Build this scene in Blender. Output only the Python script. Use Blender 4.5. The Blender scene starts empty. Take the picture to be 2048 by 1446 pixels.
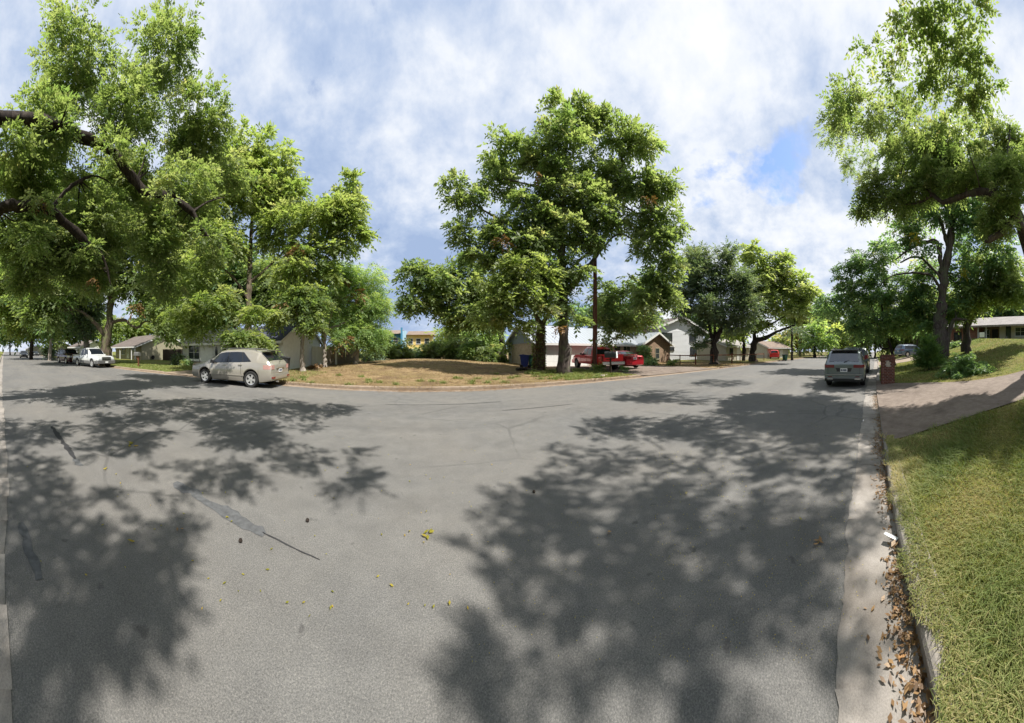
import bpy, bmesh, math, random
import numpy as np
from mathutils import Vector, Matrix

random.seed(7)
RNG = np.random.default_rng(11)
S = bpy.context.scene
COL = S.collection

# ------------------------------------------------------------------ camera
F, HOR, X0, HC = 510.0, 702.0, 840.0, 1.6      # photo: px per radian, horizon row, column of the road normal, eye height
cam = bpy.data.cameras.new('camera'); camo = bpy.data.objects.new('camera', cam); COL.objects.link(camo)
camo.location = (0, 0, HC); camo.rotation_euler = (math.pi/2, 0, -(1024-X0)/F)
cam.type = 'PANO'; cam.panorama_type = 'CENTRAL_CYLINDRICAL'
cam.central_cylindrical_range_u_min = -1024/F; cam.central_cylindrical_range_u_max = 1024/F
cam.central_cylindrical_range_v_min = -(1446-HOR)/F; cam.central_cylindrical_range_v_max = HOR/F
cam.central_cylindrical_radius = 1.0
cam.clip_start = 0.05; cam.clip_end = 3000
S.camera = camo

# ------------------------------------------------------------------ light, sky, exposure
SUN_AZ, SUN_EL = math.radians(138), math.radians(56)
SUNV = Vector((math.sin(SUN_AZ)*math.cos(SUN_EL), math.cos(SUN_AZ)*math.cos(SUN_EL), math.sin(SUN_EL)))
sun = bpy.data.lights.new('sun', 'SUN'); sun.energy = 4.6; sun.angle = math.radians(0.53); sun.color = (1, .955, .88)
suno = bpy.data.objects.new('sun', sun); COL.objects.link(suno); suno.location = (0, 0, 60)
suno.rotation_euler = SUNV.to_track_quat('Z', 'Y').to_euler()
W = bpy.data.worlds.new('World'); S.world = W; W.use_nodes = True
S.view_settings.view_transform = 'Standard'; S.view_settings.look = 'None'
S.view_settings.exposure = 1.0; S.view_settings.gamma = 1.0
try: S.view_settings.use_curve_mapping = False
except Exception: pass
S.render.engine = 'CYCLES'
cy = S.cycles
cy.max_bounces = 10; cy.diffuse_bounces = 6; cy.glossy_bounces = 3; cy.transmission_bounces = 7; cy.transparent_max_bounces = 6
cy.use_denoising = True
cy.caustics_reflective = False; cy.caustics_refractive = False


def world_nodes():
    nt = W.node_tree; nt.nodes.clear(); N = nt.nodes.new; L = nt.links.new
    out = N('ShaderNodeOutputWorld'); bg = N('ShaderNodeBackground'); bg.inputs['Strength'].default_value = .13
    sky = N('ShaderNodeTexSky'); sky.sky_type = 'NISHITA'; sky.sun_disc = False
    sky.sun_elevation = SUN_EL; sky.sun_rotation = SUN_AZ; sky.altitude = 200; sky.air_density = 1; sky.dust_density = 1.0
    tc = N('ShaderNodeTexCoord'); sep = N('ShaderNodeSeparateXYZ'); L(tc.outputs['Generated'], sep.inputs[0])

    def m(op, a, b=None, c=None):
        n = N('ShaderNodeMath'); n.operation = op
        for i, v in enumerate((a, b, c)):
            if v is None: continue
            if isinstance(v, (int, float)): n.inputs[i].default_value = v
            else: L(v, n.inputs[i])
        return n.outputs[0]
    zz = m('ADD', m('MAXIMUM', sep.outputs['Z'], 0.0), .45)
    cx = m('DIVIDE', sep.outputs['X'], zz); cyy = m('DIVIDE', sep.outputs['Y'], zz)
    comb = N('ShaderNodeCombineXYZ'); L(cx, comb.inputs[0]); L(cyy, comb.inputs[1]); comb.inputs[2].default_value = 3.7

    def noise(scale, detail, rough, dist=0.0, off=0.0):
        mp = N('ShaderNodeMapping'); mp.inputs['Location'].default_value = (off, off*.7, 0); L(comb.outputs[0], mp.inputs[0])
        n = N('ShaderNodeTexNoise'); n.inputs['Scale'].default_value = scale; n.inputs['Detail'].default_value = detail
        n.inputs['Roughness'].default_value = rough; n.inputs['Distortion'].default_value = dist
        L(mp.outputs[0], n.inputs['Vector']); return n.outputs['Fac']

    def ramp(v, stops):
        r = N('ShaderNodeValToRGB'); L(v, r.inputs[0]); e = r.color_ramp.elements
        while len(e) < len(stops): e.new(.5)
        for k, (p, c) in enumerate(stops): e[k].position = p; e[k].color = (*c, 1)
        return r.outputs[0]
    cover = ramp(noise(2.6, 8, .6, .1, 1.3), [(.27, (0, 0, 0)), (.36, (1, 1, 1))])
    n2 = noise(1.9, 7, .56, .1, 5.2); n3 = noise(6.0, 6, .6, .1, 9.1)
    shade = m('ADD', m('MULTIPLY', m('SUBTRACT', m('ADD', m('MULTIPLY', n2, .52), m('MULTIPLY', n3, .48)), .5), 1.75), .5)
    # a darker rain-blue cloud bank low in the sky over the empty lot; brighter cloud near the sun
    lx = m('ADD', m('MULTIPLY', sep.outputs['X'], -.05), m('MULTIPLY', sep.outputs['Y'], .99))
    bank = m('MULTIPLY', m('SMOOTH_MAX', m('SUBTRACT', lx, .55), 0.0, .3), m('SUBTRACT', 1.0, m('MULTIPLY', m('ABSOLUTE', m('SUBTRACT', sep.outputs['Z'], .22)), 1.6)))
    glow = m('MULTIPLY', m('ADD', m('MULTIPLY', sep.outputs['X'], math.sin(SUN_AZ)), m('MULTIPLY', sep.outputs['Y'], math.cos(SUN_AZ))), .06)
    shade = m('ADD', m('SUBTRACT', shade, m('MULTIPLY', bank, .62)), glow)
    ccol = ramp(shade, [(.24, (.36, .47, .69)), (.38, (.48, .58, .77)), (.50, (.66, .73, .86)), (.60, (.82, .86, .93)), (.74, (.94, .95, .97))])
    mul = N('ShaderNodeMixRGB'); mul.blend_type = 'MULTIPLY'; mul.inputs[0].default_value = 1; L(ccol, mul.inputs[1]); mul.inputs[2].default_value = (4.2, 4.2, 4.2, 1)
    mix = N('ShaderNodeMixRGB'); L(cover, mix.inputs[0]); sk = N('ShaderNodeMixRGB'); sk.blend_type = 'MULTIPLY'; sk.inputs[0].default_value = 1; L(sky.outputs[0], sk.inputs[1]); sk.inputs[2].default_value = (.80, .86, .95, 1); L(sk.outputs[0], mix.inputs[1]); L(mul.outputs[0], mix.inputs[2])
    L(mix.outputs[0], bg.inputs['Color']); L(bg.outputs[0], out.inputs[0])


world_nodes()

# ------------------------------------------------------------------ helpers
def az(x): return (x-X0)/F
def tp(x, y, d):
    a = az(x); return Vector((d*math.sin(a), d*math.cos(a), HC+(HOR-y)/F*d))
def gp(x, y, z=0.0):
    d = (HC-z)*F/(y-HOR); return tp(x, y, d)
def interp(X, pts):
    return float(np.interp(X, [p[0] for p in pts], [p[1] for p in pts]))
def smooth_curve(pts):
    xs = np.array([p[0] for p in pts], float); ys = np.array([p[1] for p in pts], float)
    m = np.gradient(ys, xs)
    def f(X):
        X = np.asarray(X, float); i = np.clip(np.searchsorted(xs, X)-1, 0, len(xs)-2)
        h = xs[i+1]-xs[i]; t = np.clip((X-xs[i])/h, 0, 1)
        return (2*t**3-3*t**2+1)*ys[i]+(t**3-2*t**2+t)*h*m[i]+(-2*t**3+3*t**2)*ys[i+1]+(t**3-t**2)*h*m[i+1]
    return f
fk = smooth_curve([(-500, 2), (-200, 5.5), (-60, 7.9), (-30, 8.4), (-21, 8.7), (-12.9, 9.6), (-8, 10.15), (-4, 9.95), (0, 9.92), (8, 9.95), (13, 9.6), (18, 9.0), (28, 7.9), (51, 4.2), (90, -3), (200, -25), (500, -90)])
nk = smooth_curve([(-500, -30), (-200, -12), (-40, -2.6), (-10, -.7), (-2, -.12), (.5, -.03), (2.04, -.24), (5, -.82), (10.3, -1.88), (21, -4.4), (51, -11), (90, -19), (200, -44), (500, -110)])
def sstep(a, b, x):
    t = np.clip((np.asarray(x, float)-a)/(b-a), 0, 1); return t*t*(3-2*t)
def kh_far(X):
    X = np.asarray(X, float)
    return 1-.8*(sstep(11.6, 12.3, X)*(1-sstep(21.0, 21.8, X))+sstep(-15.5, -14.9, X)*(1-sstep(-11.2, -10.6, X)))
def kh_near(X):
    X = np.asarray(X, float)
    return 1-.8*(sstep(3.9, 4.4, X)*(1-sstep(12.0, 12.8, X))+sstep(25, 26, X)*(1-sstep(33, 34, X)))
def zfar(X, t):
    X = np.asarray(X, float); t = np.asarray(t, float)
    k = kh_far(X); k = k+(1-k)*sstep(.2, 2.5, t)
    z = .125*k+.62*np.exp(-((X-.5)/8.5)**2)*sstep(1, 15, t)*(1-.5*sstep(18, 30, t))
    return z+.02*np.sin(X*1.7+t)*np.sin(t*1.3+X*.4)*sstep(.4, 2, t)
def znear(X, t):
    X = np.asarray(X, float); t = np.asarray(t, float)
    k = kh_near(X); k = k+(1-k)*sstep(.2, 2.5, t)
    d = np.clip(t, 0, 13)
    return .125*k+(.05*d+.011*d*d)*(1+.02*np.clip(X-15, 0, 20))
OFF = .57
def gz(X, Y):
    f, n = float(fk(X)), float(nk(X))
    if Y > f: return float(zfar(X, max(0, Y-f-OFF)))
    if Y < n: return float(znear(X, max(0, n-OFF-Y)))
    return 0.0
def on(x, d):
    """ground point at photo column x and horizontal distance d"""
    a = az(x); X, Y = d*math.sin(a), d*math.cos(a); return Vector((X, Y, gz(X, Y)))


class MB:
    def __init__(s): s.v = []; s.f = []
    def add(s, v, f):
        o = len(s.v); s.v += [tuple(p) for p in v]; s.f += [tuple(i+o for i in q) for q in f]; return s
    def hexa(s, p):
        return s.add(p, [(0, 3, 2, 1), (4, 5, 6, 7), (0, 1, 5, 4), (1, 2, 6, 5), (2, 3, 7, 6), (3, 0, 4, 7)])
    def box(s, x0, x1, y0, y1, z0, z1):
        return s.hexa([(x0, y0, z0), (x1, y0, z0), (x1, y1, z0), (x0, y1, z0), (x0, y0, z1), (x1, y0, z1), (x1, y1, z1), (x0, y1, z1)])
    def cbox(s, c, sx, sy, sz, rot=None):
        p = []
        for z in (-1, 1):
            for (x, y) in ((-1, -1), (1, -1), (1, 1), (-1, 1)):
                q = Vector((x*sx/2, y*sy/2, z*sz/2))
                if rot is not None: q = rot @ q
                p.append(Vector(c)+q)
        return s.hexa(p)
    def bar(s, a, b, w, h):
        a, b = Vector(a), Vector(b); d = (b-a).normalized()
        u = d.cross(Vector((0, 0, 1)));  u = u.normalized() if u.length > 1e-4 else Vector((1, 0, 0)); n = u.cross(d)
        p = [e+u*i*w/2+n*j*h/2 for e in (a, b) for (i, j) in ((-1, -1), (1, -1), (1, 1), (-1, 1))]
        return s.hexa(p)
    def prism(s, poly, axis, a, b):
        n = len(poly)
        def P(u, v, w): return {'x': (w, u, v), 'y': (u, w, v), 'z': (u, v, w)}[axis]
        v = [P(u, w, a) for u, w in poly]+[P(u, w, b) for u, w in poly]
        f = [tuple(range(n))[::-1], tuple(range(n, 2*n))]+[(i, (i+1) % n, n+(i+1) % n, n+i) for i in range(n)]
        return s.add(v, f)
    def tube(s, pts, rad, n=8, cap=True, wob=0, seed=0):
        rr = random.Random(seed); pts = [Vector(p) for p in pts]; m = len(pts); u = None; vs = []; fs = []
        ph = rr.random()*6
        for i, p in enumerate(pts):
            d = (pts[min(i+1, m-1)]-pts[max(i-1, 0)]).normalized()
            if u is None: u = d.orthogonal().normalized()
            u = (u-d*u.dot(d)).normalized(); w = d.cross(u)
            for k in range(n):
                a = 2*math.pi*k/n; r = rad[i]*(1+wob*(.6*math.sin(3*a+ph+i*.25)+.4*rr.uniform(-1, 1)))
                vs.append(p+u*math.cos(a)*r+w*math.sin(a)*r)
        for i in range(m-1):
            for k in range(n): fs.append((i*n+k, i*n+(k+1) % n, (i+1)*n+(k+1) % n, (i+1)*n+k))
        if cap: fs.append(tuple(range(n))[::-1]); fs.append(tuple((m-1)*n+k for k in range(n)))
        return s.add(vs, fs)
    def lathe(s, prof, n=20, axis='y', c=(0, 0, 0)):
        vs = []; fs = []; m = len(prof)
        for k in range(n):
            a = 2*math.pi*k/n
            for r, h in prof:
                p = {'y': (r*math.cos(a), h, r*math.sin(a)), 'z': (r*math.cos(a), r*math.sin(a), h)}[axis]
                vs.append((p[0]+c[0], p[1]+c[1], p[2]+c[2]))
        for k in range(n):
            for i in range(m-1): fs.append((k*m+i, k*m+i+1, ((k+1) % n)*m+i+1, ((k+1) % n)*m+i))
        return s.add(vs, fs)
    def mesh(s, name, mat, smooth=None, fix=True):
        me = bpy.data.meshes.new(name); me.from_pydata(s.v, [], s.f)
        if fix:
            bm = bmesh.new(); bm.from_mesh(me); bmesh.ops.recalc_face_normals(bm, faces=bm.faces); bm.to_mesh(me); bm.free()
        if mat: me.materials.append(mat)
        if smooth is not None:
            me.polygons.foreach_set('use_smooth', [True]*len(me.polygons)); me.set_sharp_from_angle(angle=math.radians(smooth))
        me.update(); return me
    def build(s, name, mat, parent=None, smooth=None, loc=None, fix=True):
        return link(name, s.mesh(name, mat, smooth, fix), parent, loc)


def link(name, me, parent=None, loc=None):
    o = bpy.data.objects.new(name, me); COL.objects.link(o)
    if parent: o.parent = parent
    if loc is not None: o.location = loc
    return o
def thing(name, label, cat, loc=(0, 0, 0), rz=0, group=None):
    o = bpy.data.objects.new(name, None); COL.objects.link(o); o.location = loc; o.rotation_euler = (0, 0, rz)
    o.empty_display_size = .2
    return tag(o, label, cat, group)
def tag(o, label=None, cat=None, group=None, kind=None):
    for k, v in (('label', label), ('category', cat), ('group', group), ('kind', kind)):
        if v: o[k] = v
    return o
def struct(o): o['kind'] = 'structure'; return o
def stuff(o, label=None, cat=None): return tag(o, label, cat, None, 'stuff')
def quads_mesh(name, verts, mat, tint=None, nv=4):
    verts = np.asarray(verts, np.float32).reshape(-1, 3); n = len(verts); q = n//nv
    me = bpy.data.meshes.new(name); me.vertices.add(n); me.vertices.foreach_set('co', verts.ravel())
    me.loops.add(n); me.loops.foreach_set('vertex_index', np.arange(n, dtype=np.int32))
    me.polygons.add(q); me.polygons.foreach_set('loop_start', np.arange(0, n, nv, dtype=np.int32))
    me.update(calc_edges=True)
    if tint is not None:
        a = me.attributes.new('tint', 'FLOAT', 'FACE'); a.data.foreach_set('value', np.asarray(tint, np.float32))
    me.materials.append(mat); return me
def grid_mesh(name, P, mat, smooth=True):
    P = np.asarray(P, np.float32); r, c, _ = P.shape
    idx = np.arange(r*c).reshape(r, c); f = np.stack([idx[:-1, :-1], idx[:-1, 1:], idx[1:, 1:], idx[1:, :-1]], -1).reshape(-1, 4)
    me = bpy.data.meshes.new(name); me.from_pydata(P.reshape(-1, 3).tolist(), [], f.tolist())
    bm = bmesh.new(); bm.from_mesh(me)
    if sum(x.normal.z for x in bm.faces) < 0: bmesh.ops.reverse_faces(bm, faces=bm.faces)
    bm.to_mesh(me); bm.free()
    if smooth: me.polygons.foreach_set('use_smooth', [True]*len(me.polygons))
    me.materials.append(mat); return me

# ------------------------------------------------------------------ materials
class NT:
    def __init__(s, name):
        s.m = bpy.data.materials.new(name); s.m.use_nodes = True; s.t = s.m.node_tree; s.t.nodes.clear()
        s.out = s.n('ShaderNodeOutputMaterial'); s.tc = s.n('ShaderNodeTexCoord'); s.geo = s.n('ShaderNodeNewGeometry')
    def n(s, t): return s.t.nodes.new(t)
    def l(s, a, b): s.t.links.new(a, b)
    def set(s, sock, v):
        if isinstance(v, bpy.types.NodeSocket): s.l(v, sock)
        elif isinstance(v, (tuple, list)) and len(v) == 3 and sock.type == 'RGBA': sock.default_value = (*v, 1)
        else: sock.default_value = v
    def pos(s, sc=(1, 1, 1), obj=False):
        mp = s.n('ShaderNodeMapping'); mp.inputs['Scale'].default_value = sc
        s.l(s.tc.outputs['Object'] if obj else s.geo.outputs['Position'], mp.inputs[0]); return mp.outputs[0]
    def noise(s, scale, detail=4, rough=.55, vec=None, dist=0):
        n = s.n('ShaderNodeTexNoise'); n.inputs['Scale'].default_value = scale; n.inputs['Detail'].default_value = detail
        n.inputs['Roughness'].default_value = rough; n.inputs['Distortion'].default_value = dist
        s.l(vec if vec is not None else s.geo.outputs['Position'], n.inputs['Vector']); return n.outputs['Fac']
    def noise_col(s, scale):
        n = s.n('ShaderNodeTexNoise'); n.inputs['Scale'].default_value = scale; s.l(s.geo.outputs['Position'], n.inputs['Vector']); return n.outputs['Color']
    def vor(s, scale, vec=None):
        n = s.n('ShaderNodeTexVoronoi'); n.inputs['Scale'].default_value = scale
        s.l(vec if vec is not None else s.geo.outputs['Position'], n.inputs['Vector']); return n
    def ramp(s, v, stops):
        r = s.n('ShaderNodeValToRGB'); s.l(v, r.inputs[0]); e = r.color_ramp.elements
        while len(e) < len(stops): e.new(.5)
        for k, (p, c) in enumerate(stops): e[k].position = p; e[k].color = (*c, 1) if len(c) == 3 else c
        return r.outputs[0]
    def mix(s, f, a, b, mode='MIX'):
        n = s.n('ShaderNodeMixRGB'); n.blend_type = mode; s.set(n.inputs[0], f); s.set(n.inputs[1], a); s.set(n.inputs[2], b); return n.outputs[0]
    def math(s, op, a, b=0.0):
        n = s.n('ShaderNodeMath'); n.operation = op; s.set(n.inputs[0], a); s.set(n.inputs[1], b); return n.outputs[0]
    def bump(s, h, strength=.3, dist=.02):
        n = s.n('ShaderNodeBump'); n.inputs['Strength'].default_value = strength; n.inputs['Distance'].default_value = dist; s.l(h, n.inputs['Height']); return n.outputs[0]
    def done(s, color, rough=.7, metal=0, spec=.4, coat=0, normal=None, transmission=0):
        p = s.n('ShaderNodeBsdfPrincipled'); s.set(p.inputs['Base Color'], color); s.set(p.inputs['Roughness'], rough); p.inputs['Metallic'].default_value = metal
        p.inputs['Specular IOR Level'].default_value = spec; p.inputs['Coat Weight'].default_value = coat; p.inputs['Coat Roughness'].default_value = .06
        p.inputs['Transmission Weight'].default_value = transmission
        if normal is not None: s.l(normal, p.inputs['Normal'])
        s.l(p.outputs[0], s.out.inputs[0]); return s.m


def plain(name, c, rough=.6, var=.12, scale=6, metal=0, spec=.4, coat=0, bump=.1):
    t = NT(name); v = t.noise(scale, 5, .6, t.pos(obj=True))
    lo = tuple(x*(1-var) for x in c); hi = tuple(min(1, x*(1+var)) for x in c)
    col = t.ramp(v, [(.3, lo), (.7, hi)])
    return t.done(col, rough, metal, spec, coat, t.bump(v, bump, .01) if bump else None)
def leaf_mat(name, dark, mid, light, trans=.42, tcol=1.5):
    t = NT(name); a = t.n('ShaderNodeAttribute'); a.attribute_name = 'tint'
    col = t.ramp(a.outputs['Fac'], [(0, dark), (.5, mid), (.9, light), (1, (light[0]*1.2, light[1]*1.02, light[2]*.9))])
    p = t.n('ShaderNodeBsdfPrincipled'); t.l(col, p.inputs['Base Color']); p.inputs['Roughness'].default_value = .48; p.inputs['Specular IOR Level'].default_value = .35
    tr = t.n('ShaderNodeBsdfTranslucent'); tc2 = t.mix(1, col, (tcol*1.2, tcol*1.15, tcol*.62), 'MULTIPLY'); t.l(tc2, tr.inputs['Color'])
    mx = t.n('ShaderNodeMixShader'); mx.inputs[0].default_value = trans; t.l(p.outputs[0], mx.inputs[1]); t.l(tr.outputs[0], mx.inputs[2])
    t.l(mx.outputs[0], t.out.inputs[0]); return t.m
def bark_mat(name, a, b, moss=None):
    t = NT(name); v = t.noise(9, 8, .7, t.pos((1, 1, .16), True), .6); w = t.noise(1.7, 4, .6)
    col = t.ramp(v, [(.32, tuple(x*.45 for x in a)), (.5, a), (.68, b)])
    if moss: col = t.mix(t.ramp(w, [(.48, (0, 0, 0)), (.66, (1, 1, 1))]), col, moss)
    return t.done(col, .9, spec=.15, normal=t.bump(v, .9, .06))
M = {}
M['pecan'] = leaf_mat('pecan_leaf', (0.092, 0.152, 0.054), (0.151, 0.203, 0.083), (0.203, 0.241, 0.140), 0.60, 1.7)
M['pecan_bright'] = leaf_mat('pecan_bright_leaf', (0.127, 0.194, 0.059), (0.191, 0.243, 0.095), (0.227, 0.256, 0.149), 0.60, 1.7)
M['olive'] = leaf_mat('olive_leaf', (0.168, 0.259, 0.110), (0.239, 0.345, 0.140), (0.341, 0.420, 0.186), 0.56, 1.5)
M['oak'] = leaf_mat('oak_leaf', (0.069, 0.115, 0.068), (0.113, 0.161, 0.097), (0.178, 0.216, 0.133), 0.48, 1.4)
M['shade_green'] = leaf_mat('elm_leaf', (0.082, 0.147, 0.082), (0.121, 0.200, 0.105), (0.208, 0.252, 0.123), 0.60, 1.8)
M['hedge'] = leaf_mat('hedge_leaf', (0.132, 0.201, 0.061), (0.192, 0.245, 0.091), (0.236, 0.261, 0.154), 0.56, 1.6)
M['juniper'] = leaf_mat('juniper_leaf', (0.072, 0.153, 0.048), (0.108, 0.195, 0.058), (0.172, 0.259, 0.069), 0.40, 1.3)
M['shrub'] = leaf_mat('shrub_leaf', (0.125, 0.236, 0.100), (0.185, 0.296, 0.123), (0.289, 0.361, 0.171), 0.46, 1.3)
M['dead'] = leaf_mat('dead_leaf', (.10, .055, .025), (.19, .11, .05), (.30, .19, .09), .3, 1.1)
M['yellow'] = leaf_mat('yellow_leaf', (.16, .17, .02), (.26, .24, .03), (.36, .28, .04), .45, 1.4)
M['bark'] = bark_mat('bark_grey_brown', (.10, .078, .06), (.21, .165, .125), (.10, .11, .05))
M['bark_dark'] = bark_mat('bark_dark', (.034, .027, .023), (.085, .068, .056))
M['bark_pale'] = bark_mat('bark_pale', (.25, .22, .19), (.42, .38, .33))
M['bark_purple'] = bark_mat('bark_brown_grey', (.075, .06, .055), (.16, .13, .118), (.09, .095, .06))


def grass_mat(name, dark, mid, light):
    t = NT(name); a = t.n('ShaderNodeAttribute'); a.attribute_name = 'tint'
    col = t.ramp(a.outputs['Fac'], [(0, dark), (.5, mid), (1, light)])
    p = t.n('ShaderNodeBsdfPrincipled'); t.l(col, p.inputs['Base Color']); p.inputs['Roughness'].default_value = .6; p.inputs['Specular IOR Level'].default_value = .25
    tr = t.n('ShaderNodeBsdfTranslucent'); t.l(t.mix(1, col, (1.5, 1.45, .8), 'MULTIPLY'), tr.inputs['Color'])
    mx = t.n('ShaderNodeMixShader'); mx.inputs[0].default_value = .35; t.l(p.outputs[0], mx.inputs[1]); t.l(tr.outputs[0], mx.inputs[2])
    t.l(mx.outputs[0], t.out.inputs[0]); return t.m
M['grass'] = grass_mat('long_grass', (.10, .150, .034), (.20, .235, .075), (.42, .36, .18))
M['dry_grass'] = grass_mat('dry_grass', (.14, .095, .046), (.25, .18, .09), (.37, .29, .16))


def asphalt():
    t = NT('asphalt'); big = t.noise(.35, 5, .6); mid = t.noise(3.2, 6, .62); fine = t.noise(110, 3, .72); vo = t.vor(210)
    lane = t.noise(1.0, 5, .6, t.pos((.09, .8, 1))); blot = t.noise(.8, 3, .5, None, 1.2); spot = t.noise(6.5, 2, .4)
    col = t.ramp(mid, [(.3, (.106, .105, .103)), (.7, (.145, .143, .139))])
    col = t.mix(t.ramp(big, [(.35, (0, 0, 0)), (.68, (1, 1, 1))]), col, t.mix(.55, col, (.168, .156, .140)))
    col = t.mix(.6, col, t.ramp(lane, [(.33, (.78, .78, .79)), (.5, (1, 1, 1)), (.68, (1.16, 1.15, 1.13))]), 'MULTIPLY')
    col = t.mix(t.ramp(blot, [(.62, (0, 0, 0)), (.76, (.38, .38, .38))]), col, (.072, .070, .068))
    col = t.mix(t.ramp(spot, [(.70, (0, 0, 0)), (.76, (.6, .6, .6))]), col, (.055, .053, .052))
    col = t.mix(.6, col, t.ramp(fine, [(.30, (.35, .35, .35)), (.5, (.92, .92, .92)), (.66, (1.4, 1.38, 1.34)), (.76, (1.9, 1.85, 1.75))]), 'MULTIPLY')
    cell = t.n('ShaderNodeRGBToBW'); t.l(vo.outputs['Color'], cell.inputs[0])
    col = t.mix(.35, col, t.ramp(cell.outputs[0], [(.2, (.6, .6, .6)), (.55, (1, 1, 1)), (.85, (1.6, 1.56, 1.5))]), 'MULTIPLY')
    vc = t.vor(.55, t.mix(.12, t.geo.outputs['Position'], t.noise_col(1.6))); vc.feature = 'DISTANCE_TO_EDGE'
    gate = t.ramp(t.noise(.22, 2, .5, t.pos((1, 1, 1))), [(.50, (0, 0, 0)), (.60, (1, 1, 1))])
    crack = t.math('MULTIPLY', t.ramp(vc.outputs['Distance'], [(.0, (1, 1, 1)), (.006, (1, 1, 1)), (.016, (0, 0, 0))]), gate)
    col = t.mix(t.math('MULTIPLY', crack, .35), col, (.035, .034, .034))
    h = t.math('ADD', fine, t.math('MULTIPLY', mid, .5))
    return t.done(col, .82, spec=.3, normal=t.bump(t.math('SUBTRACT', h, crack), .5, .010))
M['asphalt'] = asphalt()


def concrete(name, a, b, stain=(.10, .085, .07)):
    t = NT(name); big = t.noise(.9, 7, .65); mid = t.noise(6, 6, .65); fine = t.noise(120, 3, .7)
    col = t.ramp(mid, [(.3, a), (.7, b)])
    col = t.mix(t.ramp(big, [(.47, (0, 0, 0)), (.72, (.75, .75, .75))]), col, stain)
    col = t.mix(.5, col, t.ramp(fine, [(.3, (.6, .6, .6)), (.6, (1.15, 1.15, 1.15))]), 'MULTIPLY')
    return t.done(col, .88, spec=.25, normal=t.bump(fine, .35, .008))
M['concrete'] = concrete('gutter_concrete', (.215, .195, .175), (.30, .275, .25))
M['concrete_warm'] = concrete('driveway_concrete', (.135, .106, .086), (.215, .174, .145), (.08, .06, .048))
M['concrete_tan'] = concrete('kerb_concrete', (.20, .155, .115), (.29, .23, .175), (.15, .10, .06))


def soil(name, stops, patch=None, patch_stops=None, bare=None):
    t = NT(name); big = t.noise(.33, 6, .62); mid = t.noise(2.4, 8, .7); fine = t.noise(38, 4, .75)
    col = t.ramp(mid, stops)
    if patch: col = t.mix(t.ramp(big, [(.44, (0, 0, 0)), (.62, (1, 1, 1))]), col, t.ramp(mid, patch_stops or [(.3, tuple(x*.7 for x in patch)), (.7, patch)]))
    if bare: col = t.mix(t.ramp(t.noise(.7, 7, .7, None, .8), [(.50, (0, 0, 0)), (.60, (.85, .85, .85))]), col, t.ramp(mid, [(.3, tuple(x*.7 for x in bare)), (.7, tuple(x*1.2 for x in bare))]))
    col = t.mix(.7, col, t.ramp(fine, [(.28, (.35, .35, .35)), (.5, (.95, .95, .95)), (.7, (1.5, 1.5, 1.45))]), 'MULTIPLY')
    return t.done(col, .95, spec=.1, normal=t.bump(t.math('ADD', fine, mid), .8, .05))
M['lot'] = soil('dry_lot', [(.3, (.12, .078, .042)), (.5, (.225, .158, .086)), (.7, (.325, .24, .135))], (.215, .165, .078), None, (.14, .094, .056))
M['lawn'] = soil('lawn', [(.3, (.07, .085, .02)), (.5, (.115, .13, .032)), (.7, (.2, .19, .06))], (.22, .17, .07))
M['lawn_green'] = soil('green_lawn', [(.3, (.065, .09, .018)), (.5, (.11, .14, .03)), (.7, (.19, .2, .05))], (.21, .175, .062))
M['ground'] = soil('ground', [(.3, (.09, .08, .03)), (.5, (.15, .125, .05)), (.7, (.24, .18, .085))], (.1, .115, .03))

M['glass'] = plain('dark_glass', (.010, .012, .014), .06, .1, 3, 0, .45, .2, 0)
M['glass_sky'] = plain('tinted_glass', (.010, .013, .018), .05, .1, 3, 0, .5, .25, 0)
M['glass_mirror'] = plain('reflecting_glass', (.02, .024, .03), .03, .1, 3, 0, 1.0, 1.0, 0)
M['house_glass'] = plain('house_glass', (.03, .036, .04), .1, .2, 3, 0, .6, .3, 0)
M['rubber'] = plain('tyre_rubber', (.018, .018, .018), .85, .2, 20)
M['alloy'] = plain('alloy', (.62, .62, .62), .3, .05, 9, .7, .5, 0, 0)
M['chrome'] = plain('chrome', (.7, .7, .7), .18, .05, 9, .95, .5, 0, 0)
M['black_plastic'] = plain('black_plastic', (.02, .02, .021), .55, .15, 9)
M['grey_plastic'] = plain('grey_plastic', (.11, .11, .108), .6, .15, 9)
M['red_lens'] = plain('red_lens', (.16, .008, .010), .15, .1, 8, 0, .6, .6, 0)
M['clear_lens'] = plain('clear_lens', (.55, .56, .56), .12, .1, 8, .2, .6, .6, 0)
M['amber'] = plain('amber_lens', (.6, .2, .03), .2, .1, 8)
M['plate'] = plain('licence_plate', (.75, .76, .76), .4, .03, 30)
M['ink'] = plain('plate_ink', (.03, .04, .09), .5, .03, 30)
def paint(name, c, metal=.25): return plain(name, c, .32, .05, 2, metal, .5, .7, 0)
M['p_cream'] = paint('champagne_paint', (.37, .345, .30), .45)
M['p_grey'] = paint('grey_blue_paint', (.19, .215, .23), .5)
M['p_white'] = paint('white_paint', (.47, .48, .48), 0)
M['p_red'] = paint('red_paint', (.60, .014, .018), .1)
M['p_crimson'] = paint('crimson_paint', (.30, .005, .014), .2)
M['p_maroon'] = paint('maroon_paint', (.05, .010, .013), .2)
M['p_black'] = paint('black_paint', (.02, .022, .025), .1)
M['p_green'] = paint('dark_green_paint', (.05, .065, .06), .3)
M['p_blue'] = paint('steel_blue_paint', (.085, .125, .18), .35)
M['wood'] = bark_mat('weathered_wood', (.20, .17, .14), (.34, .30, .26))
M['wood_dark'] = bark_mat('dark_fence_wood', (.055, .04, .03), (.11, .08, .06))
M['wood_red'] = bark_mat('reddish_wood', (.15, .06, .035), (.26, .12, .075))
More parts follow.
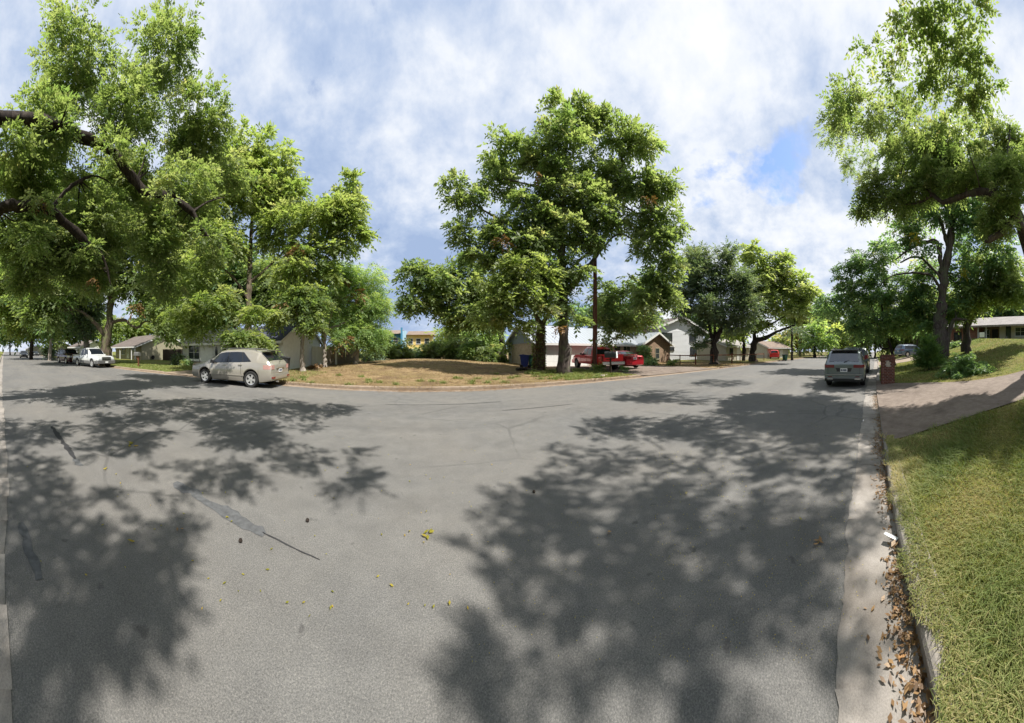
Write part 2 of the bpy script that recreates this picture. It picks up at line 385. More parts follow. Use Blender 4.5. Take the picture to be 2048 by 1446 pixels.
M['pole'] = bark_mat('pole_wood', (.105, .045, .030), (.19, .095, .065))
M['wall_khaki'] = plain('khaki_siding', (.31, .285, .20), .8, .08, 3)
M['wall_white'] = plain('white_painted_wall', (.66, .655, .63), .8, .08, 3)
M['wall_cream'] = plain('cream_wall', (.44, .40, .32), .8, .08, 3)
M['white_trim'] = plain('white_trim', (.58, .58, .56), .6, .05, 3)
M['white_siding'] = plain('white_siding', (.55, .56, .57), .6, .04, 3)
M['grey_siding'] = plain('blue_grey_siding', (.22, .26, .31), .7, .1, 4)
M['metal_roof'] = plain('galvanised_roof', (.42, .45, .49), .35, .06, 2, .35, .5, 0, .03)
def shingle(name, c):
    t = NT(name); v = t.noise(26, 3, .7, t.pos((1, 1, 3), True)); w = t.noise(1.1, 5, .6)
    col = t.mix(.6, t.ramp(w, [(.3, tuple(x*.8 for x in c)), (.7, tuple(x*1.2 for x in c))]), t.ramp(v, [(.3, (.55, .55, .55)), (.7, (1.3, 1.3, 1.3))]), 'MULTIPLY')
    return t.done(col, .9, spec=.15, normal=t.bump(v, .5, .03))
M['shingle_brown'] = shingle('brown_shingle', (.125, .105, .095))
M['shingle_navy'] = shingle('dark_slate_shingle', (.055, .06, .085))
M['shingle_pale'] = shingle('pale_shingle', (.26, .24, .225))
M['shingle_tan'] = shingle('tan_shingle', (.20, .155, .125))
def brickm(name, a, b, mortar, sc=1.0):
    t = NT(name); n = t.n('ShaderNodeTexBrick'); n.inputs['Scale'].default_value = 4.2*sc
    n.inputs['Color1'].default_value = (*a, 1); n.inputs['Color2'].default_value = (*b, 1); n.inputs['Mortar'].default_value = (*mortar, 1)
    n.inputs['Mortar Size'].default_value = .018; n.inputs['Brick Width'].default_value = .9; n.inputs['Row Height'].default_value = .32
    s = t.n('ShaderNodeSeparateXYZ'); t.l(t.tc.outputs['Object'], s.inputs[0]); c = t.n('ShaderNodeCombineXYZ')
    t.l(t.math('ADD', s.outputs[0], s.outputs[1]), c.inputs[0]); t.l(s.outputs[2], c.inputs[1]); t.l(c.outputs[0], n.inputs['Vector'])
    v = t.noise(3, 5, .6); col = t.mix(.5, n.outputs['Color'], t.ramp(v, [(.3, (.6, .6, .6)), (.7, (1.3, 1.3, 1.3))]), 'MULTIPLY')
    return t.done(col, .9, spec=.15, normal=t.bump(n.outputs['Fac'], -.4, .01))
M['brick_pale'] = brickm('pale_brick', (.46, .37, .29), (.37, .285, .225), (.47, .43, .38))
M['brick_brown'] = brickm('brown_brick', (.27, .18, .12), (.20, .135, .09), (.33, .27, .21))
M['brick_red'] = brickm('red_brick_wall', (.26, .11, .075), (.20, .085, .06), (.36, .3, .26))
M['mortar'] = plain('mortar', (.40, .35, .31), .95, .2, 20)
M['brick_a'] = plain('mailbox_brick', (.17, .066, .05), .9, .35, 14)
M['brick_b'] = plain('mailbox_brick_dark', (.115, .05, .04), .9, .35, 14)
M['blue_bin'] = plain('blue_bin', (.015, .03, .19), .5, .1, 5)
M['green_bin'] = plain('green_bin', (.012, .07, .045), .5, .1, 5)
M['black_bin'] = plain('black_bin', (.028, .03, .032), .5, .1, 5)
M['teal_wall'] = plain('blue_apartment_wall', (.05, .20, .33), .8, .08, 2)
M['sky_wall'] = plain('pale_blue_wall', (.32, .48, .58), .8, .08, 2)
M['yellow_wall'] = plain('yellow_apartment_wall', (.55, .42, .15), .8, .08, 2)
M['tar'] = plain('crack_tar', (.028, .028, .03), .75, .25, 12)
M['patch'] = plain('crack_filler', (.078, .080, .083), .85, .3, 20, bump=.4)
M['paper'] = plain('white_paper', (.78, .80, .82), .7, .05, 9)
M['wire'] = plain('wire', (.22, .21, .2), .5, .1, 9, .6)
M['stone'] = plain('pale_stone', (.42, .37, .31), .9, .25, 9, bump=.5)

# ------------------------------------------------------------------ ground, road, kerbs
def stations(fine_lo, fine_hi, step, far=500, grow=1.14):
    a = list(np.arange(fine_lo, fine_hi+1e-6, step)); s = step; x = a[-1]
    while x < far: s *= grow; x += s; a.append(min(x, far))
    s = step; x = a[0]; pre = []
    while x > -far: s *= grow; x -= s; pre.append(max(x, -far))
    return np.array(pre[::-1]+a)
XS = stations(-32, 44, .4)
TS = [0, .12, .3, .6, 1]
while TS[-1] < 34: TS.append(TS[-1]+.55 if TS[-1] < 22 else TS[-1]+1.2)
s_ = 1.2
while TS[-1] < 900: s_ *= 1.25; TS.append(TS[-1]+s_)
TS = np.array(TS)
def strip(name, mat, xs, offs, kf, sign, zf):
    P = np.zeros((len(offs), len(xs), 3)); 
    for i, t in enumerate(offs):
        P[i, :, 0] = xs; P[i, :, 1] = kf(xs)+sign*t; P[i, :, 2] = zf(xs, t)
    return struct(link(name, grid_mesh(name, P, mat)))
def cut(lo, hi):
    k = XS[(XS > lo+1e-6) & (XS < hi-1e-6)]; return np.concatenate([[lo], k, [hi]])
zf_ = lambda x, t: zfar(x, t-OFF); zn_ = lambda x, t: znear(x, t-OFF)
strip('lawn', M['lawn_green'], cut(-500, -9.3), TS+OFF, fk, 1, zf_)
strip('vacant_lot', M['lot'], cut(-9.3, 8.2), TS+OFF, fk, 1, zf_)
strip('verge', M['lot'], cut(8.2, 30), TS+OFF, fk, 1, zf_)
strip('ground', M['ground'], cut(30, 500), TS+OFF, fk, 1, zf_)
strip('lawn', M['lawn_green'], cut(-500, 500), TS+OFF, nk, -1, zn_)
# road
tt = np.linspace(0, 1, 14); P = np.zeros((14, len(XS), 3))
for i, t in enumerate(tt): P[i, :, 0] = XS; P[i, :, 1] = nk(XS)*(1-t)+fk(XS)*t
struct(link('road', grid_mesh('road', P, M['asphalt'])))
# gutters with a ragged asphalt edge, and kerbs
def gutter_kerb(kf, sign, khf, mat, kmat, seed):
    r = np.random.default_rng(seed); xs = np.unique(np.concatenate([XS, np.arange(.3, 14, .06), np.arange(-14, -.5, .2)]))
    jit = np.convolve(r.normal(0, 1, len(xs)), np.ones(3)/3, 'same')*.018+.012*np.sin(xs*2.3)
    P = np.zeros((4, len(xs), 3))
    for i, t in enumerate((0, .1, .3, .43)):
        P[i, :, 0] = xs; P[i, :, 1] = kf(xs)+sign*(t-.03)+(sign*jit if i == 0 else 0); P[i, :, 2] = (.006, .007, .008, .010)[i]
    struct(link('gutter', grid_mesh('gutter', P, mat)))
    k = khf(xs); prof = [(.40, -.05, 0), (.40, .0, .75), (.415, 0, .93), (.435, 0, 1), (.58, 0, 1), (.60, -.1, .6)]
    P = np.zeros((6, len(xs), 3))
    for i, (t, z0, f) in enumerate(prof):
        P[i, :, 0] = xs; P[i, :, 1] = kf(xs)+sign*t; P[i, :, 2] = z0+.134*k*f+.006*(f > 0)
    struct(link('kerb', grid_mesh('kerb', P, kmat, False)))
gutter_kerb(fk, 1, kh_far, M['concrete_tan'], M['concrete_tan'], 3)
gutter_kerb(nk, -1, kh_near, M['concrete'], M['concrete'], 4)

def drive(name, mat, left, right, ts, kf, sign, zfun, lift=.02, n=14):
    """sheet between two edge curves X(t) at distance t behind the kerb"""
    P = np.zeros((len(ts), n, 3))
    for i, t in enumerate(ts):
        xs = np.linspace(interp(t, left), interp(t, right), n)
        P[i, :, 0] = xs; P[i, :, 1] = kf(xs)+sign*(OFF+t); P[i, :, 2] = zfun(xs, max(t, 0))+lift+(.012 if t < 0 else 0)
    return struct(link(name, grid_mesh(name, P, mat)))
tsd = np.concatenate([[-.16, 0, .1], np.arange(.3, 20, .35)])
drive('driveway', M['concrete_warm'], [(0, 4.25), (.8, 4.5), (3, 4.42), (8, 4.0), (20, 2.5)], [(0, 12.4), (.4, 11.9), (1.5, 10.5), (2.6, 9.0), (3.6, 8.1), (5, 7.5), (20, 6.0)], tsd[tsd < 18], nk, -1, znear)
drive('driveway', M['concrete_warm'], [(0, 11.9), (2, 12.2), (10, 10.3)], [(0, 21.4), (2, 20.6), (10, 18.8)], tsd[tsd < 10.2], fk, 1, zfar)
drive('driveway', M['concrete_tan'], [(0, -15.3), (7, -14.9)], [(0, -10.8), (7, -11.0)], tsd[tsd < 6.6], fk, 1, zfar)
drive('driveway', M['concrete_tan'], [(0, 25.4), (9, 27.0)], [(0, 33.6), (9, 38)], tsd[tsd < 9], nk, -1, znear)

# crack fillings and tyre marks on the road
def seam(name, mat, px, w, seed, z=.0045):
    r = random.Random(seed); pts = [gp(x, y) for x, y in px]; out = []
    for a, b in zip(pts[:-1], pts[1:]):
        n = max(2, int((b-a).length/.06))
        for k in range(n): out.append(a.lerp(b, k/n))
    out.append(pts[-1]); m = MB(); L = []; R = []
    for i, p in enumerate(out):
        d = (out[min(i+1, len(out)-1)]-out[max(i-1, 0)]).normalized(); nn = Vector((-d.y, d.x, 0))
        e = min(1, min(i, len(out)-1-i)/3+.55)
        ww = w*e*(.8+.35*math.sin(i*.55+seed)*r.random()); c = p+nn*r.uniform(-.12, .12)*w
        L.append(c+nn*ww/2*(1+r.uniform(-.28, .28))); R.append(c-nn*ww/2*(1+r.uniform(-.28, .28)))
    for q in L+R: q.z = z
    n = len(L); m.add(L+R, [(i, i+1, n+i+1, n+i) for i in range(n-1)])
    me = m.mesh(name, mat, fix=False); 
    if me.polygons[0].normal.z < 0: me.flip_normals()
    return struct(link(name, me))
seam('crack_seal', M['patch'], [(348, 966), (385, 985), (415, 1007), (455, 1027), (505, 1057), (530, 1068)], .15, 1)
seam('crack_seal', M['tar'], [(525, 1066), (555, 1080), (590, 1098), (640, 1120)], .018, 2)
seam('crack_seal', M['tar'], [(104, 853), (122, 880), (138, 900), (150, 918)], .10, 3)
seam('crack_seal', M['patch'], [(150, 917), (162, 932)], .14, 4)
seam('tyre_mark', M['tar'], [(770, 809), (850, 810), (930, 808), (1002, 803)], .045, 5)
seam('tyre_mark', M['tar'], [(1005, 821), (1070, 816), (1145, 808)], .045, 6)
seam('crack_seal', M['tar'], [(1280, 775), (1340, 780), (1400, 778)], .03, 7)
seam('crack_seal', M['tar'], [(1722, 931), (1738, 930), (1758, 935)], .012, 9, .0125)
seam('crack_seal', M['tar'], [(1738, 850), (1750, 850), (1764, 851)], .012, 10, .0125)
seam('crack_seal', M['patch'], [(40, 1046), (52, 1075), (62, 1105), (80, 1160)], .10, 8)

# ------------------------------------------------------------------ trees
def norm(a): return a/np.maximum(np.linalg.norm(a, axis=-1, keepdims=True), 1e-9)
def spray_verts(P, D, L, Wd, n=9, droop=.35, rng=RNG, rise=1.0):
    """compound leaves: P origins, D directions (S,3), L leaflet lengths (S,)"""
    Sn = len(P); up = np.tile([0, 0, 1.], (Sn, 1)); D = norm(D); side = np.cross(D, up)
    bad = np.linalg.norm(side, axis=1) < .1; side[bad] = [1, 0, 0]; side = norm(side); nrm = np.cross(side, D)
    roll = rng.uniform(-.9, .9, (Sn, 1)); side, nrm = side*np.cos(roll)+nrm*np.sin(roll), nrm*np.cos(roll)-side*np.sin(roll)
    k = np.arange(n); t = (k//2+.6)/(n/2); sg = np.where(k % 2 == 0, 1., -1.)
    if n % 2: sg[-1] = 0
    Ls = L[:, None, None]; RL = Ls*(n/2)*.52
    b = P[:, None, :]+D[:, None, :]*t[None, :, None]*RL
    b[..., 2] -= (droop*t[None, :]**2)*RL[..., 0]
    l = D[:, None, :]*(.55+.5*t[None, :, None])+side[:, None, :]*sg[None, :, None]*.95+rng.normal(0, .26, (Sn, n, 3)); l[..., 2] -= droop*(.35+.9*t[None, :])
    l = norm(l); nn = nrm[:, None, :]+rng.normal(0, .38, (Sn, n, 3)); w = norm(np.cross(l, nn))
    ln = Ls*rng.uniform(.7, 1.15, (Sn, n, 1)); wd = ln*Wd
    v = np.stack([b, b+l*ln*.42+w*wd/2, b+l*ln, b+l*ln*.42-w*wd/2], 2)
    return v.reshape(-1, 3)
LEAFN = [0]
DENS = 12.5
def crown_geo(lumps, rng, leaf=.0125, lmin=.10, wd=.34, n=9, droop=.35, clump=.30, layers=1.0, depthf=.9, flat=.8):
    V = []; T = []
    for (c, rx, ry, rz, d, dens) in lumps:
        L = max(lmin, leaf*d); px = F/2/d
        area = math.pi*rx*rz*px*px; nl = area*dens*layers*DENS/max(1.2, (L*px)**2*wd*.62); ns = int(max(6, nl/n))
        m = max(4, int(ns/16)); u = norm(rng.normal(0, 1, (m, 3)))*(rng.uniform(0, 1, (m, 1))**.42)
        R = np.array([rx, ry, rz]); cc = u*R*.86; ct = rng.normal(0, .16, m); cl = rng.uniform(.55, 1.25, m)*clump*min(rx, rz)
        i = rng.integers(0, m, ns); q = rng.normal(0, .55, (ns, 3)); q[:, 2] *= flat*.8
        off = q*cl[i][:, None]; P = cc[i]+off+np.array(c)
        D = norm(cc[i]/R)*.5+norm(off)*.8+rng.normal(0, .35, (ns, 3)); D[:, 2] = D[:, 2]*.5-.12
        V.append(spray_verts(P, D, L*rng.uniform(.75, 1.25, ns), wd, n, droop, rng))
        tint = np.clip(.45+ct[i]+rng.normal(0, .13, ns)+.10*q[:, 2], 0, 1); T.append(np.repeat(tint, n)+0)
    V = np.concatenate(V); T = np.concatenate(T); T = np.clip(T+rng.normal(0, .06, len(T)), 0, 1); LEAFN[0] += len(T)
    return V, T
def tree(label, base, limbs, lumps, mat='pecan', bark='bark', group=None, sd=1, name='tree', cat='tree', leaf=.0155, depthf=.85, twigs=True, layers=.92, extra=None, n=9, wd=.47, droop=.35, clump=.3, lmin=.1, sides=9):
    rng = np.random.default_rng(sd); B = on(*base) if len(base) == 2 else Vector(base)
    root = thing(name, label, cat, B, 0, group)
    m = MB(); segs = []
    for i, lb in enumerate(limbs):
        pts = [p[0] for p in lb]; rad = [p[1] for p in lb]
        # resample with slight wander
        P = []; Rr = []
        for a in range(len(pts)-1):
            k = max(2, int((pts[a+1]-pts[a]).length/(.45 if rad[a] > .25 else .18))); k = min(k, 14)
            for j in range(k):
                t = j/k; p0 = pts[max(a-1, 0)]; p3 = pts[min(a+2, len(pts)-1)]; p1, p2 = pts[a], pts[a+1]
                q = .5*((2*p1)+(p2-p0)*t+(2*p0-5*p1+4*p2-p3)*t*t+(3*p1-p0-3*p2+p3)*t**3)
                r = rad[a]*(1-t)+rad[a+1]*t; P.append(q+Vector(rng.normal(0, .11*r+.004, 3))); Rr.append(r)
        P.append(pts[-1]); Rr.append(rad[-1]); segs.append((P, Rr))
        mm = MB(); mm.tube([p-B for p in P], [r_*(1+.10*float(rng.normal())*(r_ > .03)) for r_ in Rr], sides+3 if rad[0] > .12 else 6, wob=.18, seed=sd*31+i)
        if i == 0: m.add(mm.v, mm.f); 
        elif rad[0] > .07 and i < 9: mm.build('limb', M[bark], root, 60)
        else: m.add(mm.v, mm.f)
    L3 = []
    for (x, y, rx, ry, d, dens) in lumps:
        c = tp(x, y, d); L3.append((c, rx/F*d, rx/F*d*depthf, ry/F*d, d, dens))
    if extra: L3 += extra
    # rotate ellipsoids' depth axis roughly along view by using the mean of rx and depth
    if twigs and segs:
        allp = [(p, r) for P, R_ in segs for p, r in zip(P, R_) if p.z > B.z+1.0] or [(p, r) for P, R_ in segs for p, r in zip(P, R_)]
        todo = [(l, i >= len(lumps)) for i, l in enumerate(L3)]
        while todo:
            best = None
            for ti, ((c, rx, ry, rz, d, dens), over) in enumerate(todo):
                for p, r in allp:
                    q = (p-c).length+(2.0 if p.z > c.z+.4*rz else 0)
                    if best is None or q < best[0]: best = (q, ti, p, r)
            q, ti, p, r = best; (c, rx, ry, rz, d, dens), over = todo.pop(ti); ln = (c-p).length
            for k in range(1 if over else 3):
                tgt = c+Vector((rng.normal(0, .4)*rx, rng.normal(0, .4)*ry, rng.normal(.1, .3)*rz)) if k else c.copy()
                r0 = min(r*.62, .014+.008*ln) if over else min(r*.6, .02+.014*ln)
                mid = p.lerp(tgt, .5)+Vector((0, 0, .08*ln))+Vector(rng.normal(0, .05*ln, 3))
                pp = [p, p.lerp(mid, .5)+Vector(rng.normal(0, .02*ln, 3)), mid, mid.lerp(tgt, .6)+Vector(rng.normal(0, .02*ln, 3)), tgt]; ra = [r0, r0*.85, r0*.7, r0*.5, max(.006, r0*.25)]
                m.tube([q_-B for q_ in pp], ra, 5, seed=k)
                if k == 0: allp += [(pp[2], ra[2]), (pp[3], ra[3]), (pp[4], ra[3])]
    if m.v: m.build('trunk', M[bark], root, 60)
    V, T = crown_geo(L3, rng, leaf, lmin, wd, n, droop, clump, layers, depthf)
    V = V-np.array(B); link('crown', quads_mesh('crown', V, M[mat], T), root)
    return root
def LB(*pts):      # limb from photo points (x, y, distance, radius)
    return [(tp(x, y, d), r) for x, y, d, r in pts]
def trunk_from(x, d, *pts, r0=.3):
    b = on(x, d)-Vector((0, 0, .15)); return [(b, r0*1.45), (b+Vector((0, 0, .45)), r0*1.05)]+[(tp(a, y, dd), r) for a, y, dd, r in pts]
def shade(px, py, h):      # where something h metres up stands to shade this ground point
    g = gp(px, py); return g+SUNV*(h/SUNV.z)
def ov(px, py, h, r, dens=1.0, fl=.55):
    c = shade(px, py, h); return (c, r, r, r*fl, 8.0, dens*.42)

# near overhead pecan on the left (its trunk stands behind the left edge of the frame)
NB = (-6.3, -4.2, gz(-6.3, -4.2))
near_left_shade = [ov(90, 790, 8, 1.5), ov(200, 800, 8.5, 1.5), ov(330, 815, 9, 1.5), ov(450, 815, 8.5, 1.4), ov(560, 815, 9, 1.4), ov(650, 818, 9.5, 1.1, .9),
    ov(250, 850, 8.5, 1.2, .85), ov(480, 850, 8.5, 1.2), ov(560, 870, 8.5, .9, .8), ov(440, 945, 8.5, .62, .8), ov(520, 930, 8.5, .55, .6), ov(600, 915, 8.5, .45, .5), ov(725, 965, 8.6, .42, 1.0), ov(710, 915, 8.6, .35, .5),
    ov(60, 860, 8, 1.0), ov(40, 950, 8, .8), ov(130, 1010, 8, .6, .9), ov(230, 1040, 8, .55), ov(80, 1080, 8, .6), ov(300, 1090, 8, .5, .8), ov(150, 1180, 8, .6), ov(60, 1250, 8, .6), ov(330, 885, 8.5, .7, .7), ov(200, 905, 8.2, .6, .45), ov(330, 960, 8.3, .4, .4)]
tree('huge overhanging pecan whose dark limbs droop across the upper left sky', NB,
     [[(Vector(NB)+Vector((0, 0, -.2)), .62), (Vector(NB)+Vector((0, 0, 1.2)), .46), (Vector((-6.4, -3.7, 3.6)), .40), (Vector((-6.2, -2.6, 6.2)), .34), (Vector((-5.4, -1.2, 8.6)), .16)],
      [(Vector((-6.3, -3.0, 5.2)), .22), (Vector((-6.9, -1.6, 5.3)), .19)]+LB((36, 410, 6.4, .135), (100, 420, 6.6, .125), (150, 463, 6.9, .11), (188, 500, 7.2, .095), (207, 517, 7.4, .05), (222, 570, 7.6, .014)),
      [(Vector((-6.2, -2.6, 6.2)), .20), (Vector((-6.6, -.8, 7.6)), .18)]+LB((205, 290, 7.4, .135), (255, 345, 7.7, .135), (292, 383, 8.0, .13), (345, 396, 8.2, .12), (383, 425, 8.5, .10), (405, 460, 8.7, .085), (423, 487, 8.8, .04)),
      LB((100, 418, 6.6, .05), (130, 385, 7, .05), (160, 360, 7.3, .045), (195, 352, 7.6, .03), (225, 370, 7.8, .012)),
      LB((66, 428, 6.5, .035), (80, 465, 6.6, .02), (92, 515, 6.8, .008)),
      LB((383, 425, 8.5, .05), (420, 402, 8.9, .03), (450, 395, 9.2, .012)),
      [(Vector((-5.6, -1.6, 8.0)), .12), (Vector((-4.4, -1.4, 8.9)), .06)]],
     [(50, 380, 70, 50, 8.1, .8), (110, 480, 80, 60, 8.5, 1.0), (190, 430, 80, 60, 8.5, .8), (60, 545, 60, 50, 8.5, .9), (170, 545, 60, 45, 9, .85), (300, 480, 75, 60, 9.5, .8), (370, 370, 70, 50, 9.5, .7), (240, 350, 60, 40, 9, .7), (330, 560, 60, 45, 10, .6), (20, 470, 60, 50, 7.9, .9),
      (90, 270, 90, 55, 8, .8), (250, 230, 90, 55, 9, .8), (20, 330, 70, 40, 7.5, .7), (400, 250, 80, 50, 10.5, .7), (140, 130, 110, 60, 9, .7), (330, 110, 100, 55, 10, .6), (60, 445, 30, 18, 8.0, .6), (130, 500, 34, 24, 8.3, .8), (200, 545, 34, 24, 8.8, .8), (225, 490, 30, 22, 9.2, .7), (310, 420, 34, 20, 9.5, .6), (360, 450, 34, 26, 9.9, .8), (425, 510, 32, 24, 8.9, .8), (400, 420, 34, 24, 10.2, .7), (90, 400, 50, 22, 6.1, .28), (170, 500, 40, 24, 6.5, .3), (330, 380, 50, 22, 7.6, .28), (410, 470, 36, 26, 8.2, .35), (60, 480, 50, 40, 6.2, .4), (120, 255, 50, 30, 6.8, .45), (215, 300, 44, 28, 7.2, .4), (30, 300, 50, 40, 6.6, .5), (380, 300, 60, 44, 11, .7), (450, 350, 40, 30, 11.5, .6), (300, 330, 44, 24, 8.4, .5), (250, 400, 40, 24, 9.6, .7), (150, 370, 50, 26, 9.0, .7)],
     'pecan', 'bark_dark', sd=21, name='pecan_tree', extra=near_left_shade, leaf=.0125, lmin=.115, layers=.85)

# near pecan on the right: its trunk stands beyond the right edge; its limbs reach over the road
RBx, RBy = 9.2, -11.2; RB = (RBx, RBy, gz(RBx, RBy))
near_right_shade = [ov(1330, 795, 13, 1.7), ov(1440, 765, 15.5, 1.6, .9), ov(1560, 745, 16.5, 1.8, .8), ov(1250, 850, 9.5, 1.2), ov(1390, 850, 10.5, 1.3), ov(1520, 850, 11, 1.1, .75), ov(1640, 860, 10.5, 1.2, .8), ov(1500, 800, 13, 1.3, .55), ov(1620, 800, 13, 1.3, .6),
    ov(1240, 925, 9, .55, .8), ov(1120, 915, 9, .45, .7), ov(1060, 960, 9, .5), ov(1180, 960, 9, .5, .5), ov(1300, 950, 9, .6, .7), ov(1420, 930, 9, .7, .6), ov(1540, 920, 9, .8, .8), ov(1660, 940, 9, .7), ov(1000, 1010, 9, .32, .8), ov(1080, 1030, 9, .4, .6),
    ov(1200, 1030, 9, .5), ov(1330, 1030, 9, .5, .8), ov(1450, 1010, 9, .5, .6), ov(1580, 1020, 9, .6), ov(1660, 1060, 9, .5, .9), ov(1000, 1090, 9, .35), ov(1120, 1100, 9, .4), ov(1260, 1110, 9, .4), ov(1400, 1100, 9, .45), ov(1540, 1110, 9, .45), ov(1060, 1200, 9, .4), ov(1250, 1200, 9, .45), ov(1450, 1200, 9, .45), ov(1620, 1220, 9, .4, .7), ov(1300, 1330, 9, .45), ov(1080, 1330, 9, .35, .8)]
tree('tall crooked pecan reaching in from the right edge with heavy twisting limbs', RB,
     [[(Vector(RB)+Vector((0, 0, -.3)), .70), (Vector(RB)+Vector((0, 0, 1.3)), .50), (Vector((9.2, -10.6, 4.6)), .42), (Vector((9.0, -9.6, 7.0)), .34), (Vector((8.9, -8.4, 8.8)), .16)],
      [(Vector((9.1, -10.2, 5.4)), .26)]+LB((2040, 450, 11.5, .22), (2010, 408, 10.8, .20), (1988, 385, 10.2, .15), (1945, 386, 10.6, .125), (1915, 395, 11, .115), (1885, 405, 11.3, .105), (1862, 385, 11.6, .085), (1845, 370, 11.8, .07), (1808, 362, 12.2, .045), (1775, 370, 12.6, .02)),
      [(Vector((9.2, -10.6, 4.4)), .18)]+LB((2040, 445, 11, .16), (2005, 463, 10.4, .14), (1978, 480, 10.2, .11), (1970, 484, 10.3, .05)),
      LB((1988, 385, 10.2, .10), (2000, 360, 10.3, .085), (2015, 320, 10.5, .07), (2020, 250, 11, .03)),
      LB((1865, 388, 11.5, .06), (1840, 405, 12, .05), (1800, 410, 12.4, .035), (1760, 430, 12.8, .012)),
            [(Vector((9.0, -9.0, 7.8)), .12), (Vector((8.2, -7.6, 9.0)), .07)]],
     [(1750, 380, 50, 30, 12.5, 0.98), (1800, 400, 55, 35, 12.2, 0.84), (1730, 420, 30, 22, 12.8, 0.70), (1850, 360, 60, 35, 11.8, 0.98), (1930, 360, 60, 30, 11, 0.91), (1990, 440, 40, 50, 10.5, 0.98), (2030, 360, 50, 60, 10, 0.98),
      (1810, 310, 70, 34, 12.5, 0.84), (1900, 290, 70, 36, 12.5, 0.70), (1990, 290, 60, 40, 12, 0.49), (1965, 340, 46, 34, 11.8, .9), (2030, 310, 46, 44, 11.6, .9), (1880, 335, 56, 30, 12.2, .8), (2000, 380, 40, 26, 12, .8)],
     'pecan', 'bark_purple', sd=22, name='pecan_tree', extra=near_right_shade, leaf=.0120, lmin=.12, layers=.8)
# bare twigs hanging from that canopy above the road
# ---- left half, middle distance
tree('large forked shade tree behind the white pickup with a thick bare side limb', (213, 28),
     [trunk_from(213, 28, (212, 690, 28, .56), (219, 640, 28, .40), (222, 600, 28, .30), (228, 540, 28, .18), (235, 480, 28, .08), r0=.62),
      LB((214, 676, 28, .30), (198, 655, 27.5, .24), (185, 640, 27, .20), (165, 625, 27, .13), (130, 612, 27, .05)),
      LB((222, 645, 28, .20), (248, 640, 27.5, .17), (262, 650, 27.2, .14), (276, 655, 27, .12), (290, 643, 27, .08), (312, 645, 27, .03)),
      LB((221, 610, 28, .18), (240, 580, 28, .12), (270, 540, 28, .05))],
     [(110, 590, 60, 36, 27, 1), (75, 630, 45, 28, 27, .8), (180, 560, 60, 40, 28, 1), (260, 560, 65, 45, 28, 1), (320, 600, 50, 40, 27, .9), (130, 520, 70, 45, 28, 1), (230, 490, 80, 50, 28, 1), (320, 520, 60, 45, 28, .9), (170, 430, 80, 50, 28, 1), (290, 430, 80, 50, 28, 1), (340, 650, 32, 22, 26, .8), (230, 380, 80, 40, 28, .8), (90, 440, 70, 50, 29, 1), (60, 520, 60, 45, 29, 1), (90, 370, 70, 40, 29, .8), (380, 480, 50, 50, 28, .9), (370, 570, 45, 40, 27, .9), (60, 590, 50, 34, 28, .8)],
     'pecan', 'bark', sd=31, name='shade_tree')
tree('dense street tree at the far left beside the distant parked cars', (60, 48),
     [trunk_from(62, 48, (64, 690, 48, .35), (66, 660, 48, .22), r0=.4)],
     [(40, 640, 45, 28, 48, 1), (85, 650, 40, 25, 48, 1), (60, 600, 60, 35, 48, 1), (20, 600, 40, 40, 48, 1), (0, 540, 55, 60, 46, 1), (80, 550, 60, 40, 48, 1)], 'pecan_bright', 'bark_dark', sd=32, name='shade_tree')
tree('pale barked tree leaning over the dark maroon car', (120, 42),
     [trunk_from(100, 42, (103, 680, 42, .25), (107, 660, 42, .2), (112, 640, 42, .12), r0=.28)],
     [(110, 640, 40, 28, 42, 1), (140, 625, 40, 30, 42, 1), (90, 610, 40, 30, 42, .9)], 'shade_green', 'bark_pale', sd=33, name='shade_tree')
tree('tree with a broken whitish trunk behind the pickup roof', (172, 36),
     [trunk_from(172, 36, (174, 690, 36, .42), (165, 660, 36, .36), (150, 635, 36, .25), (140, 610, 36, .1), r0=.5), LB((174, 680, 36, .3), (190, 640, 36, .2), (198, 600, 36, .1))],
     [(165, 650, 30, 25, 35, .9), (185, 620, 36, 28, 36, .9), (150, 600, 40, 28, 36, .9)], 'oak', 'bark_pale', sd=34, name='shade_tree')
tree('sunlit bright green tree behind the khaki house roof', (255, 62), [trunk_from(255, 62, (257, 660, 62, .3), (262, 630, 62, .2), r0=.4)],
     [(250, 665, 45, 24, 62, 1), (300, 655, 40, 20, 64, 1), (215, 655, 30, 22, 62, 1)], 'hedge', 'bark', sd=35, name='shade_tree')
